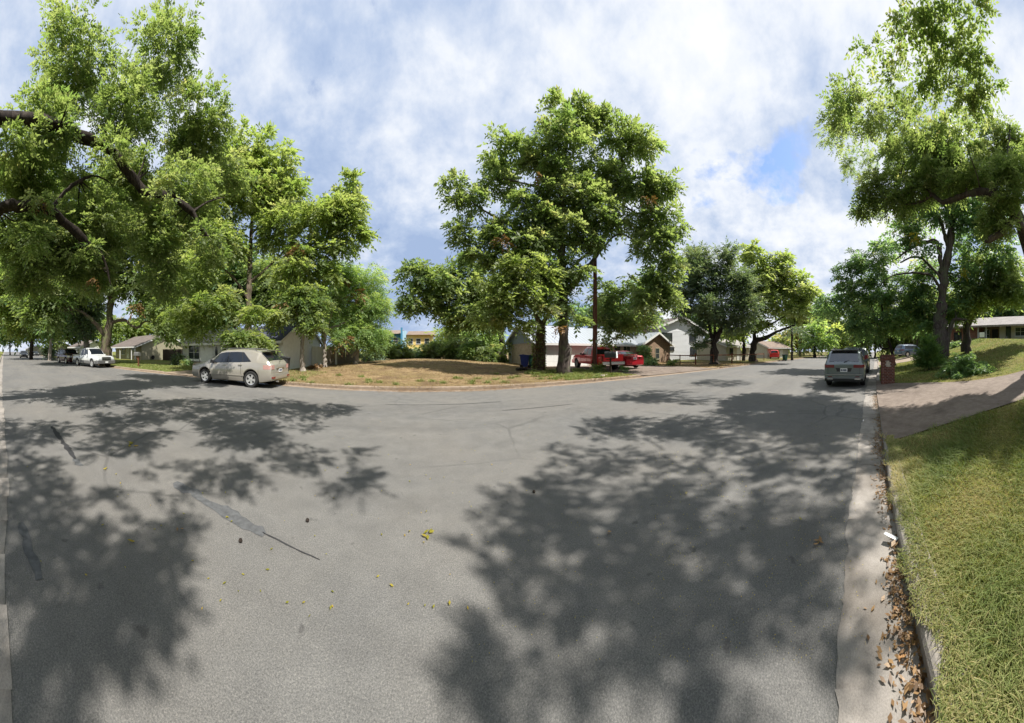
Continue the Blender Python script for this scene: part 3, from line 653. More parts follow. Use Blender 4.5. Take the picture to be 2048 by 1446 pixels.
tree('towering light green pecan in front of the white house', (497, 20.5),
     [trunk_from(497, 20.5, (497, 700, 20.5, .26), (497, 620, 20.5, .23), (499, 560, 20.5, .20), (501, 490, 20.5, .16), (505, 420, 20.5, .10), (510, 340, 20.5, .04), r0=.3),
      LB((497, 600, 20.5, .13), (470, 560, 20, .09), (440, 530, 19.5, .04)), LB((499, 565, 20.5, .13), (530, 540, 20, .09), (570, 500, 19.5, .07), (620, 440, 19, .05), (660, 420, 19, .02)),
      LB((500, 520, 20.5, .10), (470, 470, 20, .07), (430, 430, 20, .03)), LB((502, 470, 20.5, .09), (550, 420, 20, .06), (600, 380, 20, .03)), LB((497, 640, 20.5, .10), (540, 610, 20, .06), (590, 590, 19, .03))],
     [(420, 400, 60, 50, 20, .95), (500, 380, 65, 45, 20, 1), (570, 390, 50, 42, 20, .95), (440, 480, 60, 45, 19.5, .9), (390, 540, 45, 45, 19.5, .9), (560, 460, 60, 40, 19.5, 1), (640, 430, 60, 45, 19, 1), (695, 420, 38, 42, 19, 1), (690, 375, 28, 20, 19, .7), (700, 475, 38, 34, 19, 1), (630, 500, 50, 35, 19, 1), (580, 540, 50, 30, 19, .95), (650, 550, 38, 26, 19.5, .9),
      (430, 600, 50, 26, 18.5, 1), (500, 630, 48, 20, 18, .9), (590, 590, 48, 26, 18.5, 1), (370, 620, 45, 35, 19, .9), (400, 660, 40, 18, 19, .8), (555, 632, 38, 16, 18, .8), (460, 340, 70, 40, 20.5, 1), (545, 335, 55, 34, 20.5, .9), (500, 300, 55, 34, 20.5, .7), (380, 440, 45, 45, 20, .8)],
     'pecan_bright', 'bark', sd=36, name='pecan_tree')
tree('small rounded yellow green tree hanging low behind the cream car', (482, 15.2), [trunk_from(484, 15.2, (483, 690, 15.2, .07), (482, 675, 15.2, .05), r0=.09)],
     [(470, 672, 34, 20, 15, 1.0), (505, 678, 32, 20, 15, 1), (485, 695, 42, 14, 15, .9), (450, 668, 18, 14, 15, .8), (530, 690, 18, 12, 15, .7)], 'hedge', 'bark', sd=37, name='ornamental_tree', depthf=.7)
tree('slim young tree by the garage wall beside the cream car', (606, 18),
     [trunk_from(605, 18, (604, 700, 18, .15), (606, 660, 18, .13), (608, 620, 18, .09), (612, 580, 18, .04), r0=.17), LB((606, 650, 18, .07), (590, 620, 18, .04), (575, 600, 18, .02))],
     [(605, 640, 35, 20, 17.5, .85), (630, 650, 22, 12, 17.5, .7), (600, 610, 40, 25, 18, .9), (630, 600, 35, 25, 18, .8)], 'pecan', 'bark_pale', sd=38, name='shade_tree')
tree('spreading olive green tree at the left end of the wooden fence', (716, 23),
     [trunk_from(714, 23, (716, 705, 23, .16), (720, 670, 23, .13), (722, 620, 23, .09), (720, 560, 23, .04), r0=.2), LB((716, 700, 23, .10), (703, 715, 23, .11)),
      LB((650, 660, 22, .10), (690, 645, 22, .08), (730, 618, 22, .05), (770, 618, 22, .015)), LB((718, 660, 23, .08), (745, 640, 23, .05), (770, 640, 23, .02)), LB((720, 600, 23, .06), (740, 560, 23, .04), (750, 540, 23, .01))],
     [(700, 560, 36, 30, 23, .8), (735, 560, 34, 34, 23, .75), (740, 610, 40, 30, 23, .9), (690, 620, 40, 34, 23, .8), (765, 622, 30, 20, 23, .7), (720, 665, 45, 26, 23, 1), (752, 665, 28, 24, 23, .9), (690, 668, 30, 16, 22, .7), (745, 690, 34, 16, 23, .9), (675, 545, 26, 25, 23, .6)],
     'olive', 'bark_pale', sd=39, name='shade_tree', leaf=.011, n=11, wd=.26)
tree('thin tree with a pale crooked trunk beside the wooden fence', (650, 21),
     [trunk_from(650, 21, (650, 700, 21, .14), (650, 680, 21, .13), (648, 650, 21, .11), (643, 625, 21, .07), (636, 600, 21, .03), r0=.17), LB((650, 665, 21, .07), (660, 640, 21, .05), (668, 610, 21, .02))],
     [(640, 640, 24, 16, 20.5, .6), (668, 682, 18, 10, 20.5, .5), (655, 600, 26, 22, 21, .6)], 'pecan', 'bark_pale', sd=40, name='shade_tree')

# ---- back of the empty lot
for i, (x, y, rx, ry, d, mt, lab) in enumerate([
        (762, 692, 30, 22, 31, 'hedge', 'tall leafy bush behind the lot directly below the blue building'), (800, 698, 26, 18, 33, 'hedge', 'light green bush right of the blue building wall'),
        (838, 704, 24, 12, 34, 'shade_green', 'low dark bush in front of the yellow building'), (880, 692, 28, 20, 33, 'hedge', 'bright yellow green bush right of the yellow building'),
        (915, 694, 28, 20, 31, 'pecan', 'dense bush in the middle of the hedge behind the lot'), (950, 697, 28, 22, 29, 'olive', 'wide olive bush left of the stone house'),
        (985, 705, 24, 18, 27, 'pecan', 'dark bush touching the gable end of the stone house'), (740, 708, 22, 14, 28, 'oak', 'dark bush at the right end of the wooden fence')]):
    b = on(x, d); c = tp(x, y, d); h = max(.6, c.z-b.z)
    tree(lab, (x, d), [[(b, .06), (b.lerp(c, .8), .04)]], [(x, y, rx, ry, d, 1.1), (x-rx*.4, y+ry*.5, rx*.7, ry*.6, d-.5, 1), (x+rx*.5, y+ry*.55, rx*.7, ry*.6, d-.3, 1)], mt, 'bark', 'bushes along the back of the empty lot', 60+i, 'bush', 'bush', depthf=.6, leaf=.011)
for i, (x, y, rx, ry, d, mt, lab) in enumerate([(920, 665, 40, 26, 46, 'hedge', 'mid height tree rising behind the hedge below the dark pecan'), (965, 670, 35, 24, 42, 'olive', 'hazy olive tree just left of the stone house gable'), (885, 672, 22, 14, 52, 'hedge', 'small tree behind the yellow building corner')]):
    tree(lab, (x, d), [trunk_from(x, d, (x, y, d, .12), r0=.2)], [(x, y, rx, ry, d, .9), (x+rx*.5, y+ry*.5, rx*.6, ry*.6, d, .9)], mt, 'bark', None, 75+i)
tree('dark spreading pecan hanging over the right side of the empty lot', (1003, 30),
     [trunk_from(1006, 30, (1005, 690, 30, .33), (1001, 660, 30, .28), (995, 620, 29.5, .22), (975, 580, 29, .15), (940, 550, 28, .08), r0=.4), LB((1001, 650, 30, .18), (965, 620, 29, .13), (920, 600, 28, .08), (860, 590, 27, .03)), LB((996, 625, 30, .15), (1010, 580, 30, .1), (1020, 540, 30, .04)),
      LB((940, 550, 28, .07), (890, 545, 27, .05), (840, 545, 27, .02))],
     [(830, 555, 36, 30, 27, .95), (830, 600, 36, 28, 27, .9), (880, 560, 44, 32, 27.5, 1), (890, 610, 48, 34, 27.5, 1), (935, 570, 44, 38, 28, 1), (940, 625, 44, 30, 28, 1), (975, 650, 36, 24, 28.5, .9), (905, 645, 38, 18, 28, .75), (980, 600, 42, 40, 29, 1), (945, 530, 36, 26, 28, .8), (1000, 690, 20, 14, 28, .6)],
     'pecan', 'bark_dark', sd=80, name='pecan_tree')
# ---- centre pair and pole trees
ta = tree('vine covered trunk tree with a bright green crown before the stone house', (1078, 18.7),
     [trunk_from(1078, 18.7, (1080, 715, 18.7, .33), (1082, 680, 18.7, .31), (1081, 655, 18.7, .27), (1075, 635, 18.6, .17), (1062, 610, 18.4, .11), (1040, 580, 18, .05), r0=.40),
      LB((1082, 655, 18.7, .22), (1093, 635, 18.7, .16), (1108, 615, 18.7, .11), (1112, 580, 18.7, .05)), LB((1075, 635, 18.6, .1), (1085, 600, 18.5, .07), (1085, 550, 18.3, .03)), LB((1062, 610, 18.4, .07), (1020, 600, 18, .05), (980, 600, 17.8, .02))],
     [(1000, 560, 42, 28, 14.9, 1), (1050, 530, 48, 34, 15.1, 1), (1090, 560, 34, 32, 15.4, .95), (1040, 590, 50, 28, 14.9, 1.1), (985, 610, 40, 24, 14.9, 1), (1040, 640, 40, 18, 15.1, .9), (965, 640, 24, 14, 15.1, .8), (1085, 600, 32, 26, 15.1, .9), (1000, 640, 36, 16, 15.1, .8)],
     'pecan_bright', 'bark', sd=81, name='pecan_tree')
rng = np.random.default_rng(5); n_ = 900; zz = rng.uniform(.1, 3.2, n_)**1; aa = rng.uniform(0, 2*math.pi, n_); rr_ = .36+.03*rng.normal(size=n_)
Pv = np.stack([rr_*np.cos(aa)+.0*zz, rr_*np.sin(aa), zz], 1); Dv = np.stack([np.cos(aa), np.sin(aa), rng.normal(0, .4, n_)], 1)
link('ivy', quads_mesh('ivy', spray_verts(Pv, Dv, np.full(n_, .10), .7, 3, .3, rng), M['dead'], np.repeat(rng.uniform(.1, .7, n_), 3)), ta)
n_ = 350; zz = rng.uniform(.1, 3.4, n_); aa = rng.uniform(0, 2*math.pi, n_)
link('ivy', quads_mesh('ivy', spray_verts(np.stack([.38*np.cos(aa), .38*np.sin(aa), zz], 1), np.stack([np.cos(aa), np.sin(aa), 0*aa], 1), np.full(n_, .13), .7, 3, .4, rng), M['hedge'], np.repeat(rng.uniform(.1, .8, n_), 3)), ta)
tree('tallest central pecan with a straight thick grey trunk at the lot edge', (1129, 16.5),
     [trunk_from(1128, 16.5, (1128, 700, 16.5, .34), (1128, 640, 16.5, .31), (1126, 570, 16.5, .28), (1123, 500, 16.5, .25), (1122, 430, 16.5, .2), (1128, 345, 16.5, .14), (1135, 250, 16.5, .05), r0=.40),
      LB((1124, 510, 16.5, .15), (1060, 470, 16, .1), (1000, 440, 15.5, .07), (950, 410, 15, .03)), LB((1126, 560, 16.5, .13), (1160, 520, 17, .1), (1190, 500, 17.5, .07)), LB((1127, 590, 16.5, .2), (1155, 560, 17.2, .18), (1190, 515, 18.6, .16), (1215, 460, 18.4, .14), (1228, 400, 18.2, .12), (1240, 345, 18, .10), (1250, 270, 18, .05)),
      LB((1195, 510, 18.5, .09), (1225, 475, 18.2, .07), (1250, 470, 18, .05), (1290, 500, 18, .02)), LB((1228, 400, 18, .08), (1275, 430, 18, .06), (1310, 470, 18, .02)), LB((1122, 430, 16.5, .12), (1080, 380, 16, .08), (1040, 365, 15.5, .05), (1000, 355, 15, .02)), LB((1126, 600, 16.5, .06), (1150, 630, 17, .04), (1180, 650, 18, .015))],
     [(905, 365, 30, 20, 15.2, .7), (935, 400, 36, 26, 15.3, .8), (930, 460, 36, 26, 15.5, .8), (985, 365, 40, 26, 15.5, .85), (960, 510, 38, 26, 16, .9), (1000, 460, 42, 32, 15.7, .95), (1050, 410, 42, 36, 15.8, .9), (1060, 480, 46, 34, 16, 1), (1110, 390, 42, 40, 16.3, 1), (1130, 460, 40, 36, 16.2, 1), (1150, 540, 34, 34, 16.2, .9), (1170, 400, 40, 45, 16.8, 1), (1180, 470, 34, 26, 16.8, .9), (1120, 600, 36, 26, 16, .8), (1145, 640, 24, 14, 15.6, .6), (1215, 590, 30, 30, 20.5, .8),
      (1225, 370, 42, 34, 17.8, 1), (1280, 370, 45, 30, 18, 1), (1325, 370, 32, 26, 18, .9), (1240, 440, 30, 26, 18, .75), (1290, 430, 40, 32, 18, 1), (1310, 490, 40, 32, 18, 1), (1320, 545, 40, 30, 18, 1), (1300, 595, 40, 30, 18, 1), (1345, 520, 24, 30, 18, .9), (1335, 590, 30, 26, 18, .9), (1275, 640, 40, 22, 20, .9), (1340, 450, 26, 34, 18, .8), (1200, 430, 40, 36, 17, 1), (1100, 540, 36, 30, 16, .9), (1090, 330, 50, 30, 16, .9), (1250, 570, 24, 30, 20, .6), (1090, 450, 40, 40, 16.3, .9), (1010, 520, 36, 26, 16, .9), (1225, 640, 36, 24, 20.5, .9), (1210, 676, 28, 12, 20.5, .5),
      (1010, 310, 70, 30, 15.8, .8), (1130, 300, 80, 36, 16.5, .9), (1260, 305, 70, 34, 18, .8), (1150, 240, 70, 32, 16.8, .7), (1230, 250, 45, 24, 17.5, .6)],
     'pecan', 'bark_purple', sd=82, name='pecan_tree')
tree('leafy tree rising behind the metal roofed house', (1255, 36), [trunk_from(1255, 36, (1255, 640, 36, .2), (1250, 610, 36, .12), r0=.3)],
     [(1210, 620, 45, 30, 35, 1), (1270, 620, 50, 34, 36, 1), (1170, 630, 34, 24, 35, .9), (1100, 640, 34, 20, 36, .8), (1300, 575, 40, 30, 36, .9)], 'shade_green', 'bark', sd=83)
# ---- right half
tree('dark dense oak with forked black limbs beside the wire fence', (1427, 28.5),
     [trunk_from(1427, 28.5, (1427, 705, 28.5, .42), (1429, 685, 28.5, .36), (1438, 665, 28.5, .24), (1448, 640, 28.5, .17), (1440, 590, 28.5, .08), r0=.5),
      LB((1427, 690, 28.5, .22), (1420, 660, 28.5, .17), (1414, 630, 28.5, .12), (1395, 590, 28.5, .06)), LB((1429, 680, 28.5, .17), (1430, 640, 28.5, .13), (1432, 590, 28.5, .08), (1420, 540, 28.5, .03)), LB((1414, 635, 28.5, .1), (1390, 620, 28.5, .08), (1360, 625, 28, .03))],
     [(1385, 525, 34, 28, 28.5, .85), (1440, 520, 36, 28, 28.5, .8), (1410, 560, 46, 36, 28, 1), (1370, 580, 36, 34, 28, .95), (1470, 570, 46, 36, 28, 1), (1365, 622, 28, 20, 27.5, .7), (1430, 615, 50, 30, 27, 1), (1490, 615, 38, 28, 27.5, 1), (1395, 655, 28, 16, 27.5, .7), (1470, 650, 34, 18, 27.5, .9), (1400, 690, 16, 14, 27, .8), (1395, 500, 18, 14, 28.5, .6), (1455, 498, 22, 12, 28.5, .5)],
     'oak', 'bark_dark', sd=84, name='oak_tree', leaf=.0105, wd=.42, n=9, droop=.05, layers=.8)
tree('tall yellow green pecan behind the dark oak, with a long leaning limb', (1502, 36),
     [trunk_from(1505, 36, (1508, 690, 36, .42), (1514, 680, 36, .36), (1530, 676, 35.5, .26), (1555, 663, 35, .18), (1590, 650, 34, .08), r0=.5), LB((1510, 690, 36, .3), (1510, 660, 36, .24), (1515, 640, 36, .18), (1530, 600, 36, .1), (1540, 540, 36, .04)), LB((1513, 665, 36, .18), (1535, 652, 36, .15), (1562, 637, 36, .1), (1590, 620, 36, .04)), LB((1487, 722, 38, .26), (1488, 690, 38, .22), (1484, 650, 38, .14), (1480, 600, 38, .05))],
     [(1510, 520, 30, 26, 36, .8), (1500, 500, 22, 14, 36, .6), (1560, 510, 30, 24, 36, .8), (1530, 555, 46, 34, 36, 1), (1580, 560, 42, 34, 36, 1), (1560, 600, 50, 30, 35, 1), (1610, 600, 26, 30, 35, .9), (1500, 590, 40, 40, 37, .9), (1590, 630, 44, 14, 34, .8), (1520, 640, 30, 20, 35, .8), (1470, 655, 26, 22, 38, .8)],
     'pecan_bright', 'bark_dark', sd=85, name='pecan_tree')
tree('small fan palm with brown skirt near the tan house', (1584, 44), [trunk_from(1584, 44, (1584, 690, 44, .18), (1584, 656, 44, .17), r0=.2)], [(1586, 652, 14, 8, 44, .9)], 'oak', 'bark_dark', sd=86, name='palm_tree', wd=.12, n=11, leaf=.02)
tree('small round grey green tree at the bend of the road', (1638, 62), [trunk_from(1629, 62, (1629, 695, 62, .3), (1632, 680, 62, .2), r0=.38)], [(1638, 680, 26, 22, 62, 1.1), (1625, 660, 22, 18, 62, .9), (1652, 665, 20, 18, 62, .9)], 'olive', 'bark_dark', sd=87)
for i, (x, y, rx, ry, d, mt, lab) in enumerate([
        (1560, 690, 30, 16, 78, 'hedge', 'sunlit yellow green bushy tree behind the tan house'), (1608, 672, 30, 24, 85, 'yellow', 'yellowing tree at the end of the street'), (1660, 640, 40, 30, 90, 'pecan', 'tall tree closing the street beyond the parked cars'),
        (1690, 680, 34, 22, 70, 'hedge', 'bright tree behind the second parked car'), (1750, 640, 50, 50, 60, 'pecan_bright', 'light green tree over the far driveway'), (1600, 625, 40, 24, 70, 'hedge', 'pale green tree crown above the red bin'),
        (1835, 620, 44, 44, 48, 'hedge', 'golden leaved tree above the blue car'), (1805, 660, 40, 40, 60, 'hedge', 'low tree behind the blue car')]):
    tree(lab, (x, d), [trunk_from(x, d, (x, y, d, .15), r0=.26)], [(x, y, rx, ry, d, 1), (x-rx*.5, y+ry*.4, rx*.6, ry*.7, d, .9), (x+rx*.5, y+ry*.45, rx*.6, ry*.6, d, .9), (x+rx*.2, y-ry*.5, rx*.6, ry*.6, d, .8)], mt, 'bark', 'trees at the far end of the street', 90+i)
tree('blue green leaning tree with thin twin stems behind the brick mailbox', (1790, 23),
     [trunk_from(1788, 23, (1780, 690, 23, .13), (1772, 670, 23, .11), (1766, 640, 23, .09), (1763, 600, 23, .05), r0=.15), LB((1783, 695, 23, .1), (1762, 695, 23, .08), (1755, 650, 23, .06), (1740, 600, 23, .03)), LB((1766, 640, 23, .06), (1720, 655, 23, .04), (1680, 670, 23, .02)), LB((1764, 610, 23, .06), (1800, 560, 23, .05), (1820, 540, 23, .02))],
     [(1740, 540, 44, 34, 23, .95), (1700, 590, 44, 34, 23, 1), (1655, 615, 36, 22, 23.5, .9), (1820, 570, 44, 36, 23.5, .9), (1830, 630, 40, 30, 23.5, .9), (1690, 545, 28, 24, 23, .8), (1770, 590, 46, 36, 23, 1), (1720, 635, 44, 24, 22.5, .95), (1790, 640, 40, 28, 22.5, .9), (1690, 655, 30, 12, 22.5, .7), (1760, 500, 36, 24, 23, .8), (1740, 665, 34, 14, 22.5, .8), (1710, 510, 20, 14, 23, .6)],
     'shade_green', 'bark_dark', sd=100, leaf=.012, name='shade_tree', layers=.7)
tree('massive old tree with two fused trunks behind the juniper', (1880, 21),
     [trunk_from(1879, 21, (1879, 680, 21, .62), (1880, 645, 21, .50), (1884, 600, 21, .40), (1890, 545, 21, .36), (1898, 500, 21, .32), (1903, 450, 21, .26), (1895, 420, 20.5, .18), (1875, 380, 20, .07), r0=.8), LB((1890, 700, 21, .34), (1896, 665, 21, .27), (1908, 640, 21, .16), (1935, 640, 21, .05)),
      LB((1884, 560, 21, .22), (1876, 490, 21, .2), (1850, 485, 20.5, .15), (1825, 495, 20, .1), (1790, 520, 19.5, .04)), LB((1886, 560, 21, .12), (1840, 515, 20.5, .1), (1800, 525, 20, .05)), LB((1898, 500, 21, .17), (1880, 440, 20.5, .14), (1860, 420, 20, .08), (1820, 410, 19.5, .03)), LB((1903, 450, 21, .14), (1925, 420, 21, .1), (1950, 395, 21, .05)), LB((1884, 590, 21, .14), (1860, 550, 20.5, .1), (1790, 550, 20, .06), (1760, 570, 19.5, .02))],
     [(1830, 440, 42, 30, 20, .75), (1870, 420, 42, 30, 20.5, .8), (1930, 400, 50, 34, 21, .85), (1985, 420, 40, 40, 21, .9), (1840, 490, 36, 24, 20, .7), (1930, 470, 40, 36, 22, .8), (1800, 470, 30, 22, 20, .7), (1840, 600, 44, 34, 23, .9), (1850, 540, 34, 30, 23, .8), (1870, 640, 40, 26, 24, .8), (1930, 560, 40, 34, 22.5, .8), (1860, 660, 26, 18, 22, .6), (1910, 620, 34, 24, 22, .8), (1990, 500, 40, 44, 22, .9), (1880, 350, 70, 34, 21, .7)],
     'shade_green', 'bark_purple', sd=101, name='shade_tree', layers=.75)
tree('mid sized tree standing in front of the porch of the brick house', (1934, 24.5),
     [trunk_from(1934, 24.5, (1934, 670, 24.5, .36), (1934, 645, 24.5, .33), (1934, 600, 24.5, .24), (1930, 550, 24.5, .16), (1928, 500, 24.5, .08), r0=.42), LB((1936, 655, 24.5, .17), (1948, 630, 24.5, .13), (1965, 600, 24, .08), (1990, 580, 24, .03)), LB((1934, 610, 24.5, .12), (1960, 560, 24, .08), (1980, 520, 24, .03))],
     [(1950, 590, 44, 34, 24, 1), (1995, 585, 40, 34, 23.5, 1), (1960, 530, 42, 34, 24, .9), (2010, 540, 44, 44, 23.5, .95), (1920, 620, 34, 22, 24, .9), (2035, 585, 36, 30, 22, 1), (1900, 590, 26, 24, 24, .8)],
     'pecan', 'bark_purple', sd=102, name='shade_tree', layers=.8)
tree('conical bright juniper bush on the lawn right of the brick mailbox', (1858, 16.2), [[(on(1858, 16.2), .06), (tp(1858, 685, 16.2), .03)]],
     [(1858, 718, 24, 16, 16.2, 1.3), (1858, 702, 19, 16, 16.2, 1.2), (1859, 686, 11, 14, 16.2, 1.1), (1847, 722, 15, 11, 16, 1), (1870, 722, 15, 11, 16, 1)], 'juniper', 'bark', sd=103, name='juniper_bush', cat='bush', twigs=False, depthf=1, n=9, wd=.28, droop=-.4, leaf=.010, lmin=.07)
tree('low rounded leafy shrub at the lawn edge above the driveway', (1928, 12.0), [[(on(1928, 12.0), .05), (tp(1928, 730, 12.0), .03)]],
     [(1928, 734, 42, 24, 12.0, 1.2), (1903, 743, 30, 17, 11.8, 1.1), (1958, 742, 30, 17, 11.8, 1.1), (1930, 716, 28, 14, 12.0, 1), (1980, 749, 16, 9, 11.8, .9), (1930, 752, 50, 9, 11.6, 1)], 'shrub', 'bark', sd=104, name='shrub', cat='bush', twigs=False, depthf=1, n=7, wd=.48, leaf=.009, lmin=.07)
# shrubs by the houses
for (x, y, rx, ry, d, mt, lab) in [(352, 718, 9, 13, 27, 'oak', 'dark pointed shrub at the corner of the white house'), (372, 722, 10, 8, 26, 'shrub', 'grey green shrub under the white house window'), (95, 703, 14, 8, 45, 'oak', 'round shrub by the kerb near the distant cars'), (1905, 690, 14, 8, 33, 'shade_green', 'clipped hedge by the brick carport post'), (1925, 688, 9, 8, 33, 'oak', 'round dark shrub beside the porch'), (1300, 722, 14, 9, 26, 'shrub', 'tall weedy shrub before the brown brick gable'), (1345, 727, 9, 6, 26, 'pecan', 'low weeds under the rail fence'), (2030, 688, 16, 10, 31, 'oak', 'dark shrub at the right end of the pale house'), (1290, 700, 9, 18, 27, 'shrub', 'tall stalky plant beside the brick gable window'), (628, 733, 16, 4, 20, 'dead', 'brown brush pile beside the pale crooked trunk'), (1050, 742, 16, 4, 18, 'dead', 'heap of dead brown branches left of the vine trunk'), (1248, 735, 8, 3, 18, 'shrub', 'weedy clump beside the mailbox post'), (1195, 732, 8, 10, 18, 'hedge', 'leafy vine at the foot of the utility pole')]:
    tree(lab, (x, d), [[(on(x, d), .03), (tp(x, y, d), .02)]], [(x, y, rx, ry, d, 1.2), (x+rx*.4, y+ry*.4, rx*.6, ry*.6, d, 1)], mt, 'bark', sd=int(x), name='shrub', cat='bush', twigs=False, leaf=.009, n=7, wd=.4)
# far backdrop trees behind the houses
for i, (x, y, rx, ry, d, lab) in enumerate([(20, 630, 50, 50, 95, 'faint tree at the far left end of the street'), (150, 630, 60, 50, 80, 'tree behind the far pale house'), (330, 590, 60, 70, 70, 'tree behind the khaki house ridge'), (405, 590, 60, 70, 62, 'tree behind the white house roof'), (470, 560, 60, 80, 60, 'tall tree directly behind the white house'), (560, 560, 60, 70, 55, 'broad tree behind the dark garage roof'), (645, 590, 50, 60, 50, 'tree behind the white board fence'), (700, 640, 40, 30, 55, 'tree behind the wooden picket fence'),
        (1400, 640, 40, 30, 60, 'tree behind the white two storey house'), (1450, 670, 40, 22, 60, 'tree behind the wire fence yard'), (1960, 610, 50, 40, 55, 'tree behind the pale roof on the right'), (1880, 620, 50, 50, 60, 'tree behind the brick carport'), (2040, 590, 50, 50, 55, 'tree at the right end behind the pale house')]):
    tree(lab, (x, d), [trunk_from(x, d, (x, y, d, .15), r0=.3)], [(x, y, rx, ry, d, 1), (x-rx*.5, y+ry*.5, rx*.7, ry*.7, d, .9), (x+rx*.5, y+ry*.5, rx*.7, ry*.6, d, .9)], 'pecan' if i % 2 else 'shade_green', 'bark', 'trees behind the houses', 120+i)

# ------------------------------------------------------------------ dry brown sprays hanging in some crowns
def sprig(label, lumps, mat='dead', sd=1):
    root = next(o for o in bpy.data.objects if o.get('label') == label); B = root.location; r_ = np.random.default_rng(sd)
    V, T = crown_geo([(tp(x, y, d), rx/F*d, rx/F*d*.7, ry/F*d, d, dens) for x, y, rx, ry, d, dens in lumps], r_, .0125, .1, .45, 9, .5, .5)
    link('dry_leaves', quads_mesh('dry_leaves', V-np.array(B), M[mat], T), root)
sprig('large forked shade tree behind the white pickup with a thick bare side limb', [(272, 612, 9, 9, 25, .8), (150, 560, 7, 6, 25, .6)], sd=2)
sprig('towering light green pecan in front of the white house', [(592, 500, 9, 7, 18, .7), (598, 485, 6, 5, 18, .6), (560, 610, 6, 5, 17.5, .6)], sd=3)
sprig('spreading olive green tree at the left end of the wooden fence', [(690, 680, 12, 9, 21, .6), (715, 590, 10, 9, 21.5, .5), (680, 560, 8, 7, 21.5, .5)], sd=4)
sprig('tallest central pecan with a straight thick grey trunk at the lot edge', [(1005, 480, 12, 7, 14.6, .6), (1075, 345, 7, 5, 14.6, .5), (1120, 655, 7, 6, 15.2, .6), (1300, 400, 7, 6, 16.6, .5)], sd=5)
sprig('massive old tree with two fused trunks behind the juniper', [(1840, 470, 8, 6, 18.5, .5), (1930, 540, 8, 6, 20, .5)], 'yellow', 6)
sprig('huge overhanging pecan whose dark limbs droop across the upper left sky', [(75, 398, 9, 6, 6.0, .5), (190, 555, 6, 5, 6.6, .5)], 'dead', 7)

# ------------------------------------------------------------------ buildings
def window(parent, c, w, h, face='y-', mull=1, frame='white_trim', glass='house_glass', sill=True, fw=.07):
    """c = centre on the wall plane (local). face: 'y-' front, 'x+' right, 'x-' left"""
    def T(u, d, z):
        if face == 'y-': return (c[0]+u, c[1]-d, c[2]+z)
        if face == 'x+': return (c[0]+d, c[1]+u, c[2]+z)
        return (c[0]-d, c[1]-u, c[2]+z)
    def bx(m, u0, u1, d0, d1, z0, z1):
        m.hexa([T(u0, d0, z0), T(u1, d0, z0), T(u1, d1, z0), T(u0, d1, z0), T(u0, d0, z1), T(u1, d0, z1), T(u1, d1, z1), T(u0, d1, z1)])
    m = MB(); bx(m, -w/2-fw, -w/2, -.05, .06, -h/2-fw, h/2+fw); bx(m, w/2, w/2+fw, -.05, .06, -h/2-fw, h/2+fw); bx(m, -w/2, w/2, -.05, .058, h/2, h/2+fw); bx(m, -w/2, w/2, -.05, .058, -h/2-fw, -h/2)
    for k in range(1, mull): u = -w/2+w*k/mull; bx(m, u-.025, u+.025, -.05, .045, -h/2, h/2)
    if mull and h > 1.0: bx(m, -w/2, w/2, -.05, .04, -.02, .02)
    f = m.build('window', M[frame], parent)
    g = MB(); bx(g, -w/2, w/2, -.05, .02, -h/2, h/2); g.build('pane', M[glass], f)
    if sill: s = MB(); bx(s, -w/2-fw-.05, w/2+fw+.05, -.04, .11, -h/2-fw-.06, -h/2-fw-.002); s.build('sill', M[frame], f)
    return f
def door(parent, x, y, z0, w=.92, h=2.05, mat='white_trim', glass=True):
    m = MB(); m.box(x-w/2, x+w/2, y-.03, y+.04, z0, z0+h); d = m.build('door', M[mat], parent)
    m = MB(); m.box(x-w/2-.09, x-w/2-.002, y-.06, y+.04, z0, z0+h+.09); m.box(x+w/2+.002, x+w/2+.09, y-.06, y+.04, z0, z0+h+.09); m.box(x-w/2-.002, x+w/2+.002, y-.06, y+.04, z0+h+.002, z0+h+.09); m.build('door_frame', M['white_trim'], parent)
    if glass:
        g = MB(); pr = [(x+.17*math.cos(a), z0+1.25+.55*math.sin(a)) for a in np.linspace(0, 2*math.pi, 16)[:-1]]; g.prism(pr, 'y', y-.045, y-.02); g.build('pane', M['house_glass'], d)
    k = MB(); k.lathe([(0, -.08), (.03, -.075), (.03, -.04), (.015, -.03)], 10, 'y', (x+w*.38, y, z0+1.0)); k.build('handle', M['chrome'], d)
    return d
def gable_walls(root, L, D, eave, ridge, mat, name='wall', x0=0, y0=0):
    """ridge along x: wall solid with gables at both x ends"""
    m = MB(); m.prism([(y0, -.3), (y0+D, -.3), (y0+D, eave), (y0+D/2, ridge), (y0, eave)], 'x', x0, x0+L); return m.build(name, M[mat], root)
